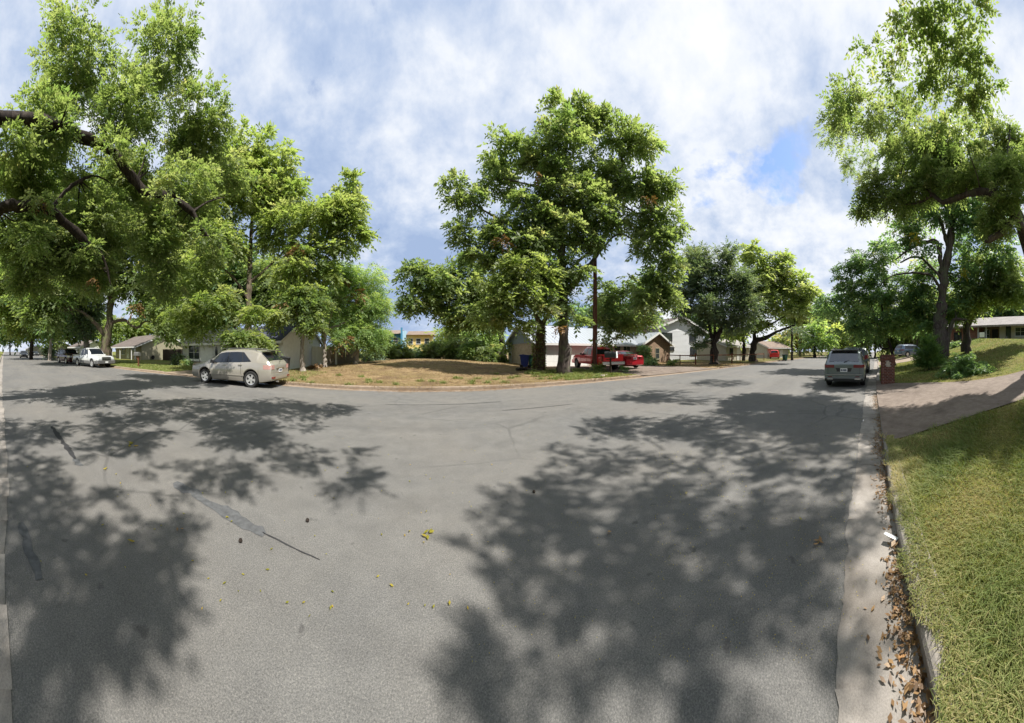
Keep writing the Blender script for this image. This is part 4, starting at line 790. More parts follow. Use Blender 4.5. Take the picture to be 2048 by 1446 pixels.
def gable_roof(root, L, D, eave, ridge, mat, over=.45, rake=.4, th=.12, x0=0, y0=0, fascia='white_trim', panels=None):
    sl = (ridge-eave)/(D/2); lift = .03
    prs = []
    for sgn, ye, ym in ((1, y0-over, y0+D/2), (-1, y0+D+over, y0+D/2)):
        ze = eave-sl*over+lift; zr = ridge+lift
        if panels and sgn == 1:
            wd = (L+2*rake)/panels; m = MB(); m.prism([(ym, zr), (ye, ze), (ye, ze+th*.5), (ym, zr+th*.5)], 'x', 0, wd-.012)
            m.prism([(ym, zr+th*.5), (ye, ze+th*.5), (ye, ze+th*.5+.022), (ym, zr+th*.5+.022)], 'x', wd-.045, wd-.013)
            me = m.mesh('roof_panel', M[mat])
            for k in range(panels): link('roof_panel', me, root, (x0-rake+k*wd, 0, 0))
        else:
            m = MB(); m.prism([(ym, zr), (ye, ze), (ye, ze+th), (ym, zr+th)], 'x', x0-rake, x0+L+rake); m.build('roof', M[mat], root)
    f = MB(); y = y0-over; ze = eave-sl*over+lift
    f.box(x0-rake, x0+L+rake, y-.03, y-.002, ze-.14, ze+.06)
    for xx in (x0-rake-.03, x0+L+rake+.002):
        for ya, yb in ((y0-over, y0+D/2), (y0+D+over, y0+D/2)):
            f.prism([(ya, ze-.14), (yb, ridge+lift-.14), (yb, ridge+lift+.06), (ya, ze+.06)], 'x', xx, xx+.028)
    f.build('fascia', M[fascia], root)
# --- ranch house with metal roof, stone gable and brown brick wing
h3 = thing('ranch_house', 'long ranch house with a silvery metal roof and pale stone gable end', 'house', (9.8, 20.0, .12))
L3_, D3 = 13.1, 7.0
gable_walls(h3, L3_, D3, 2.32, 4.0, 'brick_pale')
gable_roof(h3, L3_, D3, 2.32, 4.0, 'metal_roof', panels=32)
for k in range(9):      # grey boards in the left gable
    z0, z1 = 2.22+k*.19, 2.22+k*.19+.20; hw = lambda z: max(0.03, (D3/2)*(1-(max(z, 2.32)-2.32)/(4.0-2.32)))-.02
    m = MB(); m.add([(-.012, D3/2-hw(z0), z0), (-.012, D3/2+hw(z0), z0), (-.012, D3/2+hw(z1), z1), (-.012, D3/2-hw(z1), z1), (-.05, D3/2-hw(z0), z0), (-.05, D3/2+hw(z0), z0), (-.022, D3/2+hw(z1), z1), (-.022, D3/2-hw(z1), z1)],
                    [(0, 1, 2, 3), (4, 5, 6, 7), (0, 1, 5, 4), (1, 2, 6, 5), (2, 3, 7, 6), (3, 0, 4, 7)]); m.build('siding_board', M['grey_siding'], h3)
m = MB(); m.box(-.06, 0, 6.3, 7.0, -.1, 2.3); m.box(-.1, -.062, 5.9, 5.98, 0, 2.3); m.build('downpipe', M['white_trim'], h3)
m = MB()
for k in range(4): m.box(1.0, 5.6, -.035, .03, .0+k*.53, .52+k*.53)
m.build('garage_door', M['wall_white'], h3)
m = MB(); m.box(.9, .998, -.06, .02, 0, 2.22); m.box(5.602, 5.7, -.06, .02, 0, 2.22); m.box(.998, 5.602, -.06, .02, 2.125, 2.22); m.build('garage_frame', M['white_trim'], h3)
window(h3, (8.2, 0, 1.45), 1.5, 1.1, mull=2, frame='wall_cream'); m = MB(); m.box(9.3, 10.2, -.02, .05, 0, 2.05); m.build('door', M['black_plastic'], h3)
window(h3, (11.2, 0, 1.5), 1.1, 1.0, mull=2, frame='wall_cream')
# wing: gable facing the street
wx, ww, wd_ = 12.9, 6.1, 7.6
m = MB(); m.prism([(wx, -.3), (wx+ww, -.3), (wx+ww, 2.3), (wx+ww/2, 3.75), (wx, 2.3)], 'y', -.7, -.7+wd_); m.build('wall', M['brick_brown'], h3)
sl = (3.75-2.3)/(ww/2)
for sg in (-1, 1):
    xe = wx+ww/2+sg*(ww/2+.5); ze = 2.3-sl*.5+.03; zr = 3.78; nP = 16; pw = (wd_+.5)/nP; m = MB()
    m.prism([(wx+ww/2, zr), (xe, ze), (xe, ze+.06), (wx+ww/2, zr+.06)], 'y', 0, pw-.012); m.prism([(wx+ww/2, zr+.06), (xe, ze+.06), (xe, ze+.08), (wx+ww/2, zr+.08)], 'y', pw-.05, pw-.013)
    me = m.mesh('roof_panel', M['metal_roof'])
    for k in range(nP): link('roof_panel', me, h3, (0, -1.15+k*pw, 0))
    m = MB(); m.prism([(xe, ze-.16), (wx+ww/2, zr-.16), (wx+ww/2, zr+.09), (xe, ze+.09)], 'y', -1.2, -1.155); m.build('fascia', M['white_trim'], h3)
window(h3, (wx+3.2, -.7, 1.15), .75, 1.3, mull=1, frame='wall_khaki')
# --- white house behind the cream car
h2 = thing('white_house', 'white painted house with dark garage wing behind the cream car', 'house', (-22.3, 16.6, .12))
gable_walls(h2, 9.6, 7.4, 2.35, 3.7, 'wall_white'); gable_roof(h2, 9.6, 7.4, 2.35, 3.7, 'shingle_pale', over=.6)
window(h2, (2.0, 0, 1.35), 1.7, 1.35, mull=2); door(h2, 5.3, 0, .1); window(h2, (7.4, 0, 1.5), .7, 1.5, mull=1); m = MB(); m.box(1.0, 3.0, -.16, -.002, .45, .55); m.build('flower_box', M['white_trim'], h2)
m = MB(); m.box(-.02, 4.4, -.06, -.003, 0, .42); m.build('stone_base', M['brick_pale'], h2)
gx, gw, gd = 9.55, 3.1, 7.2
m = MB(); m.prism([(-.4, -.3), (gd-.4, -.3), (gd-.4, 2.4), (gd/2-.4, 4.3), (-.4, 2.4)], 'x', gx, gx+gw); m.build('wall', M['wall_white'], h2)
gable_roof(h2, gw-.2, gd, 2.4, 4.3, 'shingle_navy', over=.5, rake=.22, x0=gx+.1, y0=-.4)
m = MB()
for k in range(4): m.box(gx+.35, gx+2.75, -.44, -.36, .02+k*.51, .51+k*.51)
m.build('garage_door', M['grey_plastic'], h2)
m = MB(); m.box(gx+.24, gx+.348, -.47, -.38, 0, 2.16); m.box(gx+2.752, gx+2.86, -.47, -.38, 0, 2.16); m.box(gx+.348, gx+2.752, -.47, -.38, 2.07, 2.16); m.build('garage_frame', M['white_trim'], h2)
# --- khaki house further left
h1 = thing('khaki_house', 'pale khaki house with a brown shingle roof and shaded porch on the left', 'house', (-48.4, 19.2, .12))
gable_walls(h1, 11.4, 9.0, 2.6, 4.35, 'wall_khaki'); gable_roof(h1, 11.4, 9.0, 2.6, 4.35, 'shingle_brown', over=1.2)
window(h1, (8.2, 0, 1.5), 1.5, 1.3, mull=2); window(h1, (4.0, 0, 1.5), 1.5, 1.3, mull=2); door(h1, 6.1, 0, .1)
for xx in (.4, 4.6, 9.6, 11.0): m = MB(); m.box(xx, xx+.12, -1.05, -.93, -.1, 2.2); m.build('porch_post', M['white_trim'], h1)
m = MB(); m.lathe([(.0, .02), (.26, .03), (.34, .06), (.34, .1), (.26, .13), (.24, .09)], 20, 'y'); 
t_ = m.mesh('tyre_wheel', M['black_plastic'], 40); o_ = link('hose_reel', t_, None, (-36.8, 21.2, .55)); o_.rotation_euler = (0, .15, math.pi/2*-1); tag(o_, 'round black hose reel leaning on the khaki gable wall', 'hose reel')
# --- white two storey house
h4 = thing('two_storey_house', 'white two storey house with lap siding beyond the brown brick gable', 'house', (30.4, 23.0, .12), math.radians(-14))
gable = [(0, -.3), (11, -.3), (11, 4.9), (5.5, 6.9), (0, 4.9)]
m = MB(); m.prism(gable, 'y', 0, 9); m.build('wall', M['white_siding'], h4)
for k in range(24):
    z0 = .05+k*.2; m = MB(); m.add([(0, -.012, z0), (11, -.012, z0), (11, -.012, z0+.2), (0, -.012, z0+.2), (0, -.045, z0), (11, -.045, z0), (11, -.018, z0+.2), (0, -.018, z0+.2)], [(0, 1, 2, 3), (4, 5, 6, 7), (0, 1, 5, 4), (1, 2, 6, 5), (2, 3, 7, 6), (3, 0, 4, 7)]); m.build('siding_board', M['white_siding'], h4)
for sg in (-1, 1):
    xe = 5.5+sg*6.1; m = MB(); s2 = 2.0/5.5; ze = 4.9-s2*.6+.04; m.prism([(5.5, 6.94), (xe, ze), (xe, ze+.16), (5.5, 7.10)], 'y', -.6, 9.5); m.build('roof', M['shingle_brown'], h4)
    m = MB(); m.prism([(5.5, 6.80), (xe, ze-.14), (xe, ze+.17), (5.5, 7.11)], 'y', -.65, -.602); m.build('fascia', M['white_trim'], h4)
for (x, z, w, h) in ((2.3, 3.7, 2.0, 1.1), (3.2, 1.85, 1.0, .4), (.45, 1.85, .6, .4), (8.2, 3.7, 1.6, 1.2), (8.4, 1.5, 1.6, 1.2)): window(h4, (x, -.045, z), w, h, mull=2 if w > 1.2 else 1, frame='black_plastic')
# --- small tan house further along, pale outbuilding
h5 = thing('tan_house', 'small distant tan house with brown roof beyond the wire fence', 'house', on(1535, 52), math.radians(-24))
gable_walls(h5, 8.2, 6, 2.3, 3.5, 'wall_cream'); gable_roof(h5, 8.2, 6, 2.3, 3.5, 'shingle_tan', over=.5); window(h5, (3.0, 0, 1.4), 1.2, 1.0, mull=2); door(h5, 5.2, 0, 0, glass=False)
h5b = thing('low_house', 'low cream house half hidden by the dark oak and wire fence', 'house', on(1452, 38), math.radians(-16))
gable_walls(h5b, 6.5, 6, 2.3, 3.3, 'wall_cream'); gable_roof(h5b, 6.5, 6, 2.3, 3.3, 'shingle_pale', over=.5); window(h5b, (1.3, 0, 1.4), 1.0, 1.0, mull=1, frame='wall_cream'); door(h5b, 3.3, 0, 0, glass=False); window(h5b, (5.0, 0, 1.4), 1.0, 1.0, mull=1, frame='wall_cream')
# --- brick house on the rise at the right
pA = tp(1884, 702, 38); pB = tp(2075, 702, 33); pA.z = pB.z = 0
ang = math.atan2((pB-pA).y, (pB-pA).x); z6 = gz(pB.x, pB.y)-.35
h6 = thing('brick_house', 'low brick house with pale shingle roof and open carport on the right rise', 'house', (pA.x, pA.y, z6), ang)
LL = (pB-pA).length
m = MB(); m.box(0, 3.0, 2.6, 8, -.6, 2.45); m.build('wall', M['brick_red'], h6)
m = MB(); m.box(3.0, 5.6, .6, 8, -.6, 2.5); m.build('wall', M['brick_red'], h6)
m = MB(); m.box(5.6, 8.6, 2.2, 8, -.6, 2.5); m.build('wall', M['brick_brown'], h6)
m = MB(); m.box(8.6, LL+3, 1.0, 8, -.6, 2.5); m.build('wall', M['wall_cream'], h6)
for xx in (.1, 1.15, 5.7, 6.9): m = MB(); m.box(xx, xx+.13, .12, .25, -.5, 2.35); m.build('porch_post', M['white_trim'], h6)
gable_roof(h6, LL+3, 8.6, 2.5, 4.0, 'shingle_pale', over=.5, fascia='wood')
window(h6, (9.9, 1.0, 1.45), .6, 1.7, mull=1, frame='black_plastic'); window(h6, (11.6, 1.0, 1.6), 1.4, 1.1, mull=2); m = MB(); m.box(7.1, 8.0, 2.14, 2.19, .0, 2.1); m.build('door', M['black_plastic'], h6); window(h6, (6.3, 2.2, 1.4), .7, 1.3, mull=1)
window(h6, (1.6, 2.6, 1.3), 1.8, 1.0, mull=2, frame='black_plastic')
sg_ = on(1964, 31); o = thing('yard_sign', 'small blank white board standing on the lawn before the porch', 'sign', sg_, ang); m = MB(); m.box(-.32, .32, -.02, .02, .35, .95); m.build('board', M['paper'], o); 
for xx in (-.25, .21): m = MB(); m.box(xx, xx+.04, -.015, .015, -.1, .35); m.build('leg', M['wood'], o)
# --- far apartment block, blue and yellow
pA = tp(770, 702, 66); pA.z = .1
h7 = thing('apartment_block', 'far two storey block painted blue and yellow beyond the empty lot', 'building', pA, math.radians(-5))
m = MB(); m.box(0, 4.3, 0, 9, -.5, 5.9); m.build('wall', M['teal_wall'], h7); m = MB(); m.box(4.9, 12.2, .6, 9, -.5, 5.6); m.build('wall', M['yellow_wall'], h7)
m = MB(); m.box(4.32, 5.5, -.9, .58, -.5, 6.6); m.build('stair_tower', M['sky_wall'], h7); m = MB(); m.box(4.3, 4.75, -1.2, -.92, -.5, 7.4); m.build('pillar', M['teal_wall'], h7)
m = MB(); m.prism([(-.8, 5.9), (9.5, 5.9), (4.3, 7.2)], 'x', -.6, 4.25); m.prism([(-.2, 5.62), (9.5, 5.62), (4.7, 6.9)], 'x', 5.55, 12.8); m.build('roof', M['shingle_tan'], h7)
for x in (1.0, 2.8): window(h7, (x, 0, 4.2), 1.0, 1.3, mull=1); window(h7, (x, 0, 1.5), 1.0, 1.3, mull=1)
for x in (6.6, 8.6, 10.8): window(h7, (x, .6, 4.0), 1.1, 1.3, mull=1); window(h7, (x, .6, 1.4), 1.1, 1.3, mull=1)
# --- far left houses
for (x, d, lab, wm, rm, ln) in ((100, 85, 'far pale house behind the distant black car on the left', 'wall_white', 'shingle_pale', 9), (150, 62, 'far white house with a low roof behind the dark maroon car', 'wall_white', 'shingle_brown', 8), (55, 110, 'most distant cream house at the far left of the street', 'wall_cream', 'shingle_pale', 10)):
    p = on(x, d); o = thing('distant_house', lab, 'house', p, math.radians(8)); gable_walls(o, ln, 7, 2.5, 3.9, wm, x0=-ln/2); gable_roof(o, ln, 7, 2.5, 3.9, rm, x0=-ln/2)
    window(o, (-1.8, 0, 1.4), 1.4, 1.1, mull=2); door(o, .6, 0, 0, glass=False); window(o, (2.4, 0, 1.4), 1.4, 1.1, mull=2)

# ------------------------------------------------------------------ fences
def fence(name, label, A, B, h, pw, gap, mat, rails=(.25, .8), posts=2.4, pname='picket', round_=0, cat='fence', seed=0):
    A, B = Vector(A), Vector(B); d = B-A; d.z = 0; ln = d.length; a = math.atan2(d.y, d.x); r = random.Random(seed)
    o = thing(name, label, cat, A, a); n = int(ln/(pw+gap))
    m = MB(); m.prism([(-pw/2, 0), (pw/2, 0), (pw/2, h-.06), (pw*.2, h), (-pw*.2, h), (-pw/2, h-.06)], 'y', -.012, .012); me = m.mesh(pname, M[mat])
    for k in range(n):
        x = (k+.5)*(pw+gap); q = A+d*(x/ln); p = link(pname, me, o, (x, -.035+r.uniform(-.006, .006), gz(q.x, q.y)-A.z+r.uniform(-.02, .03))); p.rotation_euler = (r.uniform(-.015, .015), r.uniform(-.02, .02), 0)
    for z in rails:
        m = MB(); m.box(0, ln, -.02, .04, z*h-.045, z*h+.045); m.build('rail', M[mat], o)
    m = MB(); m.box(-.05, .05, .042, .14, -.3, h*.97); me = m.mesh('post', M[mat])
    for k in range(int(ln/posts)+1): link('post', me, o, (min(k*posts, ln), 0, 0))
    return o
def g3(x, y): X = gp(x, y, .2); return Vector((X.x, X.y, gz(X.x, X.y)))
fence('wooden_fence', 'weathered grey wooden picket fence at the left edge of the empty lot', on(654, 22.5), on(716, 26.5), 1.72, .14, .012, 'wood', seed=1)
fence('wooden_fence', 'white board fence joining the garage wall of the white house', Vector((-9.3, 20.6, .14)), Vector((-7.5, 22.2, .2)), 1.75, .14, .01, 'white_siding', seed=2)
fence('wooden_fence', 'dark stained privacy fence between the khaki and white houses', Vector((-35.5, 22.4, .14)), Vector((-23.4, 19.2, .14)), 1.75, .15, .012, 'wood_dark', seed=3)
fence('wooden_fence', 'short grey plank fence under the hedge left of the stone gable', on(973, 27), on(1002, 26.5), 1.1, .14, .02, 'wood', seed=4)
fpts = [on(1334, 29), on(1360, 27.6), on(1391, 27), on(1427, 28), on(1464, 30), on(1480, 32), on(1512, 36), on(1528, 40)]
fo = thing('rail_fence', 'brown post and rail fence with wire mesh in front of the white house', 'fence', fpts[0])
for i, p in enumerate(fpts):
    m = MB(); q = p-fpts[0]; w = .12 if i in (2, 4) else .08; hh = 1.25 if i in (2, 4) else 1.1; m.box(q.x-w/2, q.x+w/2, q.y-w/2, q.y+w/2, q.z-.3, q.z+hh); m.build('post', M['wood_red'], fo)
for a, b in zip(fpts[:-1], fpts[1:]):
    a, b = a-fpts[0], b-fpts[0]; m = MB(); m.bar(a+Vector((0, 0, 1.02)), b+Vector((0, 0, 1.02)), .05, .11); m.build('rail', M['wood_red'], fo)
    m = MB(); n = max(4, int((b-a).length/.22)); 
    for k in range(1, n): q = a.lerp(b, k/n); m.bar(q+Vector((0, 0, .02)), q+Vector((0, 0, .98)), .008, .008)
    for z in (.12, .32, .52, .72, .9): m.bar(a+Vector((0, 0, z)), b+Vector((0, 0, z)), .008, .008)
    m.build('wire_mesh', M['wire'], fo)

# ------------------------------------------------------------------ pole, mailboxes, bins
pb = on(1190, 18.7); o = thing('utility_pole', 'tall brown wooden utility pole standing left of the black mailbox', 'pole', pb)
m = MB(); m.tube([(0, 0, -.3), (0, 0, 2), (.01, 0, 6), (.0, .02, 10.9)], [.185, .175, .15, .12], 12, wob=.03, seed=3); m.build('shaft', M['pole'], o, 50)
m = MB(); m.box(-.02, .02, -.2, -.17, 0, 2.6); m.build('conduit', M['grey_plastic'], o); m = MB(); m.box(-.08, .08, -.2, -.168, 2.05, 2.25); m.build('tag_plate', M['chrome'], o)
m = MB(); m.lathe([(.16, 9.2), (.165, 9.2), (.165, 9.28), (.16, 9.28)], 14, 'z'); m.build('band', M['wire'], o)
pb = on(1221, 16.2); o = thing('mailbox', 'black mailbox with a white door on a wooden post by the driveway', 'mailbox', pb, math.radians(-58))
m = MB(); m.box(-.05, .05, -.05, .05, -.2, 1.02); m.build('post', M['wood_dark'], o)
arch = [(-.115, 0), (.115, 0), (.115, .16)]+[(.115*math.cos(a), .16+.115*math.sin(a)) for a in np.linspace(.2, math.pi-.2, 8)]+[(-.115, .16)]
m = MB(); m.prism([(y*1.5, z*1.5+1.04) for y, z in arch], 'x', -.36, .40); b = m.build('box', M['black_plastic'], o, 40)
m = MB(); m.prism([(y*1.5, z*1.5+1.04) for y, z in arch], 'x', .402, .43); m.build('door', M['paper'], o, 40)
m = MB(); m.bar((-.3, 0, .92), (.3, 0, 1.0), .08, .05); m.build('bracket', M['wood_dark'], o)
pb = on(277, 24.7); o = thing('mailbox', 'grey mailbox on a reddish post beside the lawn right of the pickup', 'mailbox', pb, math.radians(186))
m = MB(); m.bar((0, 0, -.2), (.02, 0, 1.0), .1, .1); m.bar((-.02, 0, .5), (.35, 0, .95), .07, .07); m.build('post', M['wood_red'], o)
m = MB(); m.prism([(y*1.3, z*1.3+1.02) for y, z in arch], 'x', -.15, .62); m.build('box', M['grey_plastic'], o, 40)
m = MB(); m.prism([(y*1.3, z*1.3+1.02) for y, z in arch], 'x', .622, .64); m.build('door', M['wall_cream'], o, 40); m = MB(); m.box(.2, .23, -.19, -.152, 1.1, 1.35); m.build('flag', M['red_lens'], o)

# brick mailbox pillar, brick by brick
pb = gp(1775, 764, .12); pb.z = gz(pb.x, pb.y)-.02
bo = thing('brick_mailbox', 'red brick mailbox pillar with a corbelled cap beside the parked grey car', 'mailbox', pb, math.radians(-9))
W_, Hn = .62, 18; ch = 1.36/Hn
m = MB(); m.box(-W_/2+.012, W_/2-.012, -W_/2+.012, W_/2-.012, -.2, 1.30); m.build('core', M['mortar'], bo)
bm_ = []
for mt in ('brick_a', 'brick_b'):
    m = MB(); m.box(-.098, .098, -.045, .045, -ch/2+.005, ch/2-.005); bm_.append(m.mesh('brick', M[mt]))
rr = random.Random(9)
for k in range(Hn):
    e = {Hn-1: .0, Hn-2: .035, Hn-3: .035, Hn-4: .018}.get(k, 0); hw = W_/2+e; n = 3; step = (2*hw-.10)/n
    for s in range(4):
        for j in range(n):
            u = -hw+.10+step*(j+.5) if k % 2 else -hw+step*(j+.5); v = -hw+.045
            a = s*math.pi/2; x, y = u*math.cos(a)-v*math.sin(a), u*math.sin(a)+v*math.cos(a)
            if s == 3 and 11 <= k <= 14 and j == 1: continue
            b = link('brick', bm_[1 if rr.random() < .4 else 0], bo, (x+rr.uniform(-.003, .003), y+rr.uniform(-.003, .003), ch*(k+.5))); b.rotation_euler = (0, 0, a+rr.uniform(-.01, .01)); b.scale = ((step-.012)/.196, 1, 1)
m = MB(); m.box(-W_/2-.01, W_/2+.01, -W_/2-.01, W_/2+.01, 1.362, 1.39); m.build('cap', M['brick_b'], bo)
m = MB(); m.box(-W_/2-.02, -W_/2+.05, -.09, .09, 11*ch+.01, 15*ch-.01); m.build('mailbox_door', M['stone'], bo)

def wheelie(label, p, rz, mat, lid=None, s=1.0):
    o = thing('wheelie_bin', label, 'bin', p, rz); m = MB()
    m.hexa([(-.23*s, -.25*s, .06), (.23*s, -.25*s, .06), (.23*s, .25*s, .06), (-.23*s, .25*s, .06), (-.29*s, -.33*s, .95*s), (.29*s, -.33*s, .95*s), (.29*s, .36*s, .95*s), (-.29*s, .36*s, .95*s)]); m.build('body', M[mat], o)
    m = MB(); m.prism([(-.37*s, .955*s), (.42*s, .955*s), (.40*s, 1.03*s), (.1*s, 1.07*s), (-.34*s, 1.0*s)], 'x', -.31*s, .31*s); m.build('lid', M[lid or mat], o)
    m = MB(); m.bar((-.24*s, .44*s, .98*s), (.24*s, .44*s, .98*s), .04, .04); m.build('handle', M['black_plastic'], o)
    for sx in (-1, 1): m = MB(); m.lathe([(0, -.03), (.11, -.03), (.12, 0), (.11, .03), (0, .03)], 14, 'y', (0, 0, 0)); w = m.build('wheel', M['rubber'], o, 40, (sx*.27*s, .25*s, .12)); w.rotation_euler = (0, 0, math.pi/2)
    return o
def ong(x, d, dz=0): p = on(x, d); p.z += dz; return p
wheelie('blue recycling bin against the pale stone gable end', ong(1049, 20.4), math.radians(70), 'blue_bin')
wheelie('dark green bin standing right of the blue recycling bin', ong(1065, 20.6), math.radians(70), 'green_bin')
wheelie('black rubbish bin beside the white garage wall behind the cream car', ong(569, 17.4), math.radians(100), 'black_bin')
wheelie('dark bin with black lid by the kerb near the tan house', ong(1570, 41), math.radians(60), 'green_bin', 'black_bin')

# ------------------------------------------------------------------ vehicles
class CarShape:
    def __init__(s, L, W, wb, rw, xr, top, belt, sill=.22, roofw=.72, tuck=.16, nose=.13, tail=.07, lo_front=.30, lo_rear=.34):
        s.L, s.W, s.wb, s.rw, s.top, s.belt, s.sill, s.roofw, s.tuck, s.nose, s.tail = L, W, wb, rw, top, belt, sill, roofw, tuck, nose, tail
        s.xr, s.xf = xr, xr+wb; s.lof, s.lor = lo_front, lo_rear      # axle positions (rear bumper at x=0)
    def zt(s, x): return interp(x, s.top)
    def zb(s, x): return interp(x, s.belt)
    def hw(s, x):
        L = s.L; a = max(0, (.55-x)/.55); b = max(0, (x-(L-.95))/.95)
        return s.W/2*(1-s.tail*a**2.2-s.nose*b**2.0)
    def bot(s, x):
        z = s.sill; L = s.L
        z = max(z, s.lor-(s.lor-s.sill)*min(1, x/.5), s.lof-(s.lof-s.sill)*min(1, (L-x)/.5))
        R = s.rw*1.17
        for c in (s.xr, s.xf):
            q = R*R-(x-c)**2
            if q > 0: z = max(z, s.rw+math.sqrt(q)*1.0)
        return z
    def sec(s, x):
        zt, zb, w, b = s.zt(x), s.zb(x), s.hw(x), s.bot(x); zt = max(zt, zb+.0); h = zt-zb; k = float(sstep(.04, .42, h))
        wr = w*s.roofw; zm = max(b+.05, s.sill+.42*(zb-s.sill)); z2 = max(b+.02, min(s.sill+.12, zm-.02))
        y5 = w*.90*(1-k)+wr*k; z5 = (zt-.012)*(1-k)+(zt-.07)*k; y6 = w*.72*(1-k)+wr*.84*k
        return [(0, b), (w*.93, b), (w*.975, z2), (w, zm), (w*.985, zb-.06 if zb-.06 > zm else (zm+zb)/2), (w*.955, zb), (y5, max(z5, zb+.004)), (y6, zt-.004), (y6*.5, zt+.012), (0, zt+.018)]
    def body(s, mat, parent):
        xs = set(np.linspace(0, s.L, 46)); R = s.rw*1.17
        for c in (s.xr, s.xf):
            for t in np.linspace(-1, 1, 15): xs.add(c+R*math.sin(t*math.pi/2))
        for p in s.top+s.belt: xs.add(p[0])
        xs = sorted(x for x in xs if -1e-6 <= x <= s.L+1e-6); m = MB(); V = []; n = 10
        for x in xs:
            q = s.sec(x); V += [(x, y, z) for y, z in q]+[(x, -y, z) for y, z in q[-2:0:-1]]
        N = 2*n-2; Fc = []
        for i in range(len(xs)-1):
            for k in range(N): Fc.append((i*N+k, i*N+(k+1) % N, (i+1)*N+(k+1) % N, (i+1)*N+k))
        Fc.append(tuple(range(N))); Fc.append(tuple((len(xs)-1)*N+k for k in range(N)))
        m.add(V, Fc); return m.build('body', M[mat], parent, 32)
    def side(s, x, t, sg, off=.008):
        q = s.sec(x); a, b = q[5], q[6]; y = a[0]*(1-t)+b[0]*t; z = a[1]*(1-t)+b[1]*t
        return (x, sg*(y+off), z+off*.3)
    def glass_side(s, name, quad, sg, mat, parent, nx=7, off=.010):
        """quad: x at bottom-rear, bottom-front, top-front, top-rear; t from .06 to .93"""
        m = MB(); V = []
        for j in range(4):
            t = .07+.84*j/3
            for i in range(nx):
                u = i/(nx-1); f = (t-.07)/.84; xa = quad[0]*(1-f)+quad[3]*f; xb = quad[1]*(1-f)+quad[2]*f; V.append(s.side(xa+(xb-xa)*u, t, sg, off))
        n = len(V); V += [(x, y-sg*.02, z) for x, y, z in V]
        Fc = []
        for j in range(3):
            for i in range(nx-1): Fc.append((j*nx+i, j*nx+i+1, (j+1)*nx+i+1, (j+1)*nx+i))
        Fc += [tuple(q+n for q in f[::-1]) for f in Fc]
        m.add(V, Fc); return m.build(name, M[mat], parent, 40)
    def glass_top(s, name, xa, xb, mat, parent, yk=.86, inset=.06, off=.01):
        m = MB(); V = []; nx, ny = 7, 9
        for i in range(nx):
            u = i/(nx-1); x = xa+(xb-xa)*u; q = s.sec(x); dx = .02; sl = (s.zt(x+dx)-s.zt(x-dx))/(2*dx); nl = math.hypot(1, sl); nx_, nz = -sl/nl, 1/nl
            ye = q[7][0]+(q[6][0]-q[7][0])*.25
            for j in range(ny):
                v = -1+2*j/(ny-1); y = v*ye; z = s.zt(x)+.018-.02*v*v; V.append((x+nx_*off, y, z+nz*off))
        n = len(V); V += [(x, y, z-.025) for x, y, z in V]; Fc = []
        for i in range(nx-1):
            for j in range(ny-1): Fc.append((i*ny+j, i*ny+j+1, (i+1)*ny+j+1, (i+1)*ny+j))
        Fc += [tuple(q+n for q in f[::-1]) for f in Fc]
        m.add(V, Fc); return m.build(name, M[mat], parent, 40)
    def seam(s, x, parent, z0=None, slant=.0):
        for sg in (-1, 1):
            q = s.sec(x); m = MB(); P = [(x+slant*k/4, sg*(q[k][0]+.003), q[k][1]) for k in (2, 3, 4, 5)]
            for a, b in zip(P[:-1], P[1:]): m.bar(a, b, .010, .010)
            m.build('door_seam', M['black_plastic'], parent)
    def wheels(s, parent, tw=.225, spokes=5, rim='alloy', hub=.66):
        tyre = MB(); R = s.rw; r = R*hub
        tyre.lathe([(r, -tw/2+.01), (R*.93, -tw/2), (R*.985, -tw/2+.03), (R, -tw/4), (R, tw/4), (R*.985, tw/2-.03), (R*.93, tw/2), (r, tw/2-.01), (r*.96, 0)], 28, 'y'); tm = tyre.mesh('wheel', M['rubber'], 40)
        rm = MB(); rm.lathe([(r*1.01, .0), (r*1.01, tw/2-.012), (r*.90, tw/2-.018), (r*.88, .03)], 24, 'y')
        for k in range(spokes):
            a = 2*math.pi*k/spokes+.3; ca, sa = math.cos(a), math.sin(a)
            def Q(rad, lat, h): return (rad*ca-lat*sa, h, rad*sa+lat*ca)
            w0, w1 = r*.17, r*.24
            rm.hexa([Q(r*.1, -w0, .05), Q(r*.92, -w1, .04), Q(r*.92, w1, .04), Q(r*.1, w0, .05), Q(r*.1, -w0, tw/2-.035), Q(r*.92, -w1, tw/2-.022), Q(r*.92, w1, tw/2-.022), Q(r*.1, w0, tw/2-.035)])
        rm.lathe([(0, tw/2-.02), (r*.2, tw/2-.025), (r*.24, .04)], 14, 'y'); me = rm.mesh('rim', M[rim], 35)
        dk = MB(); dk.lathe([(0, .025), (r*.9, .02), (r*.9, -.02), (0, -.02)], 20, 'y'); dm = dk.mesh('brake_disc', M['black_plastic'])
        for x in (s.xr, s.xf):
            for sg in (-1, 1):
                w = link('wheel', tm, parent, (x, sg*(s.W/2-tw/2-.012), R)); w.rotation_euler = (0, random.uniform(0, 1.2), 0)
                if sg < 0: w.rotation_euler = (0, random.uniform(0, 1.2), math.pi)
                link('rim', me, w); link('brake_disc', dm, w)
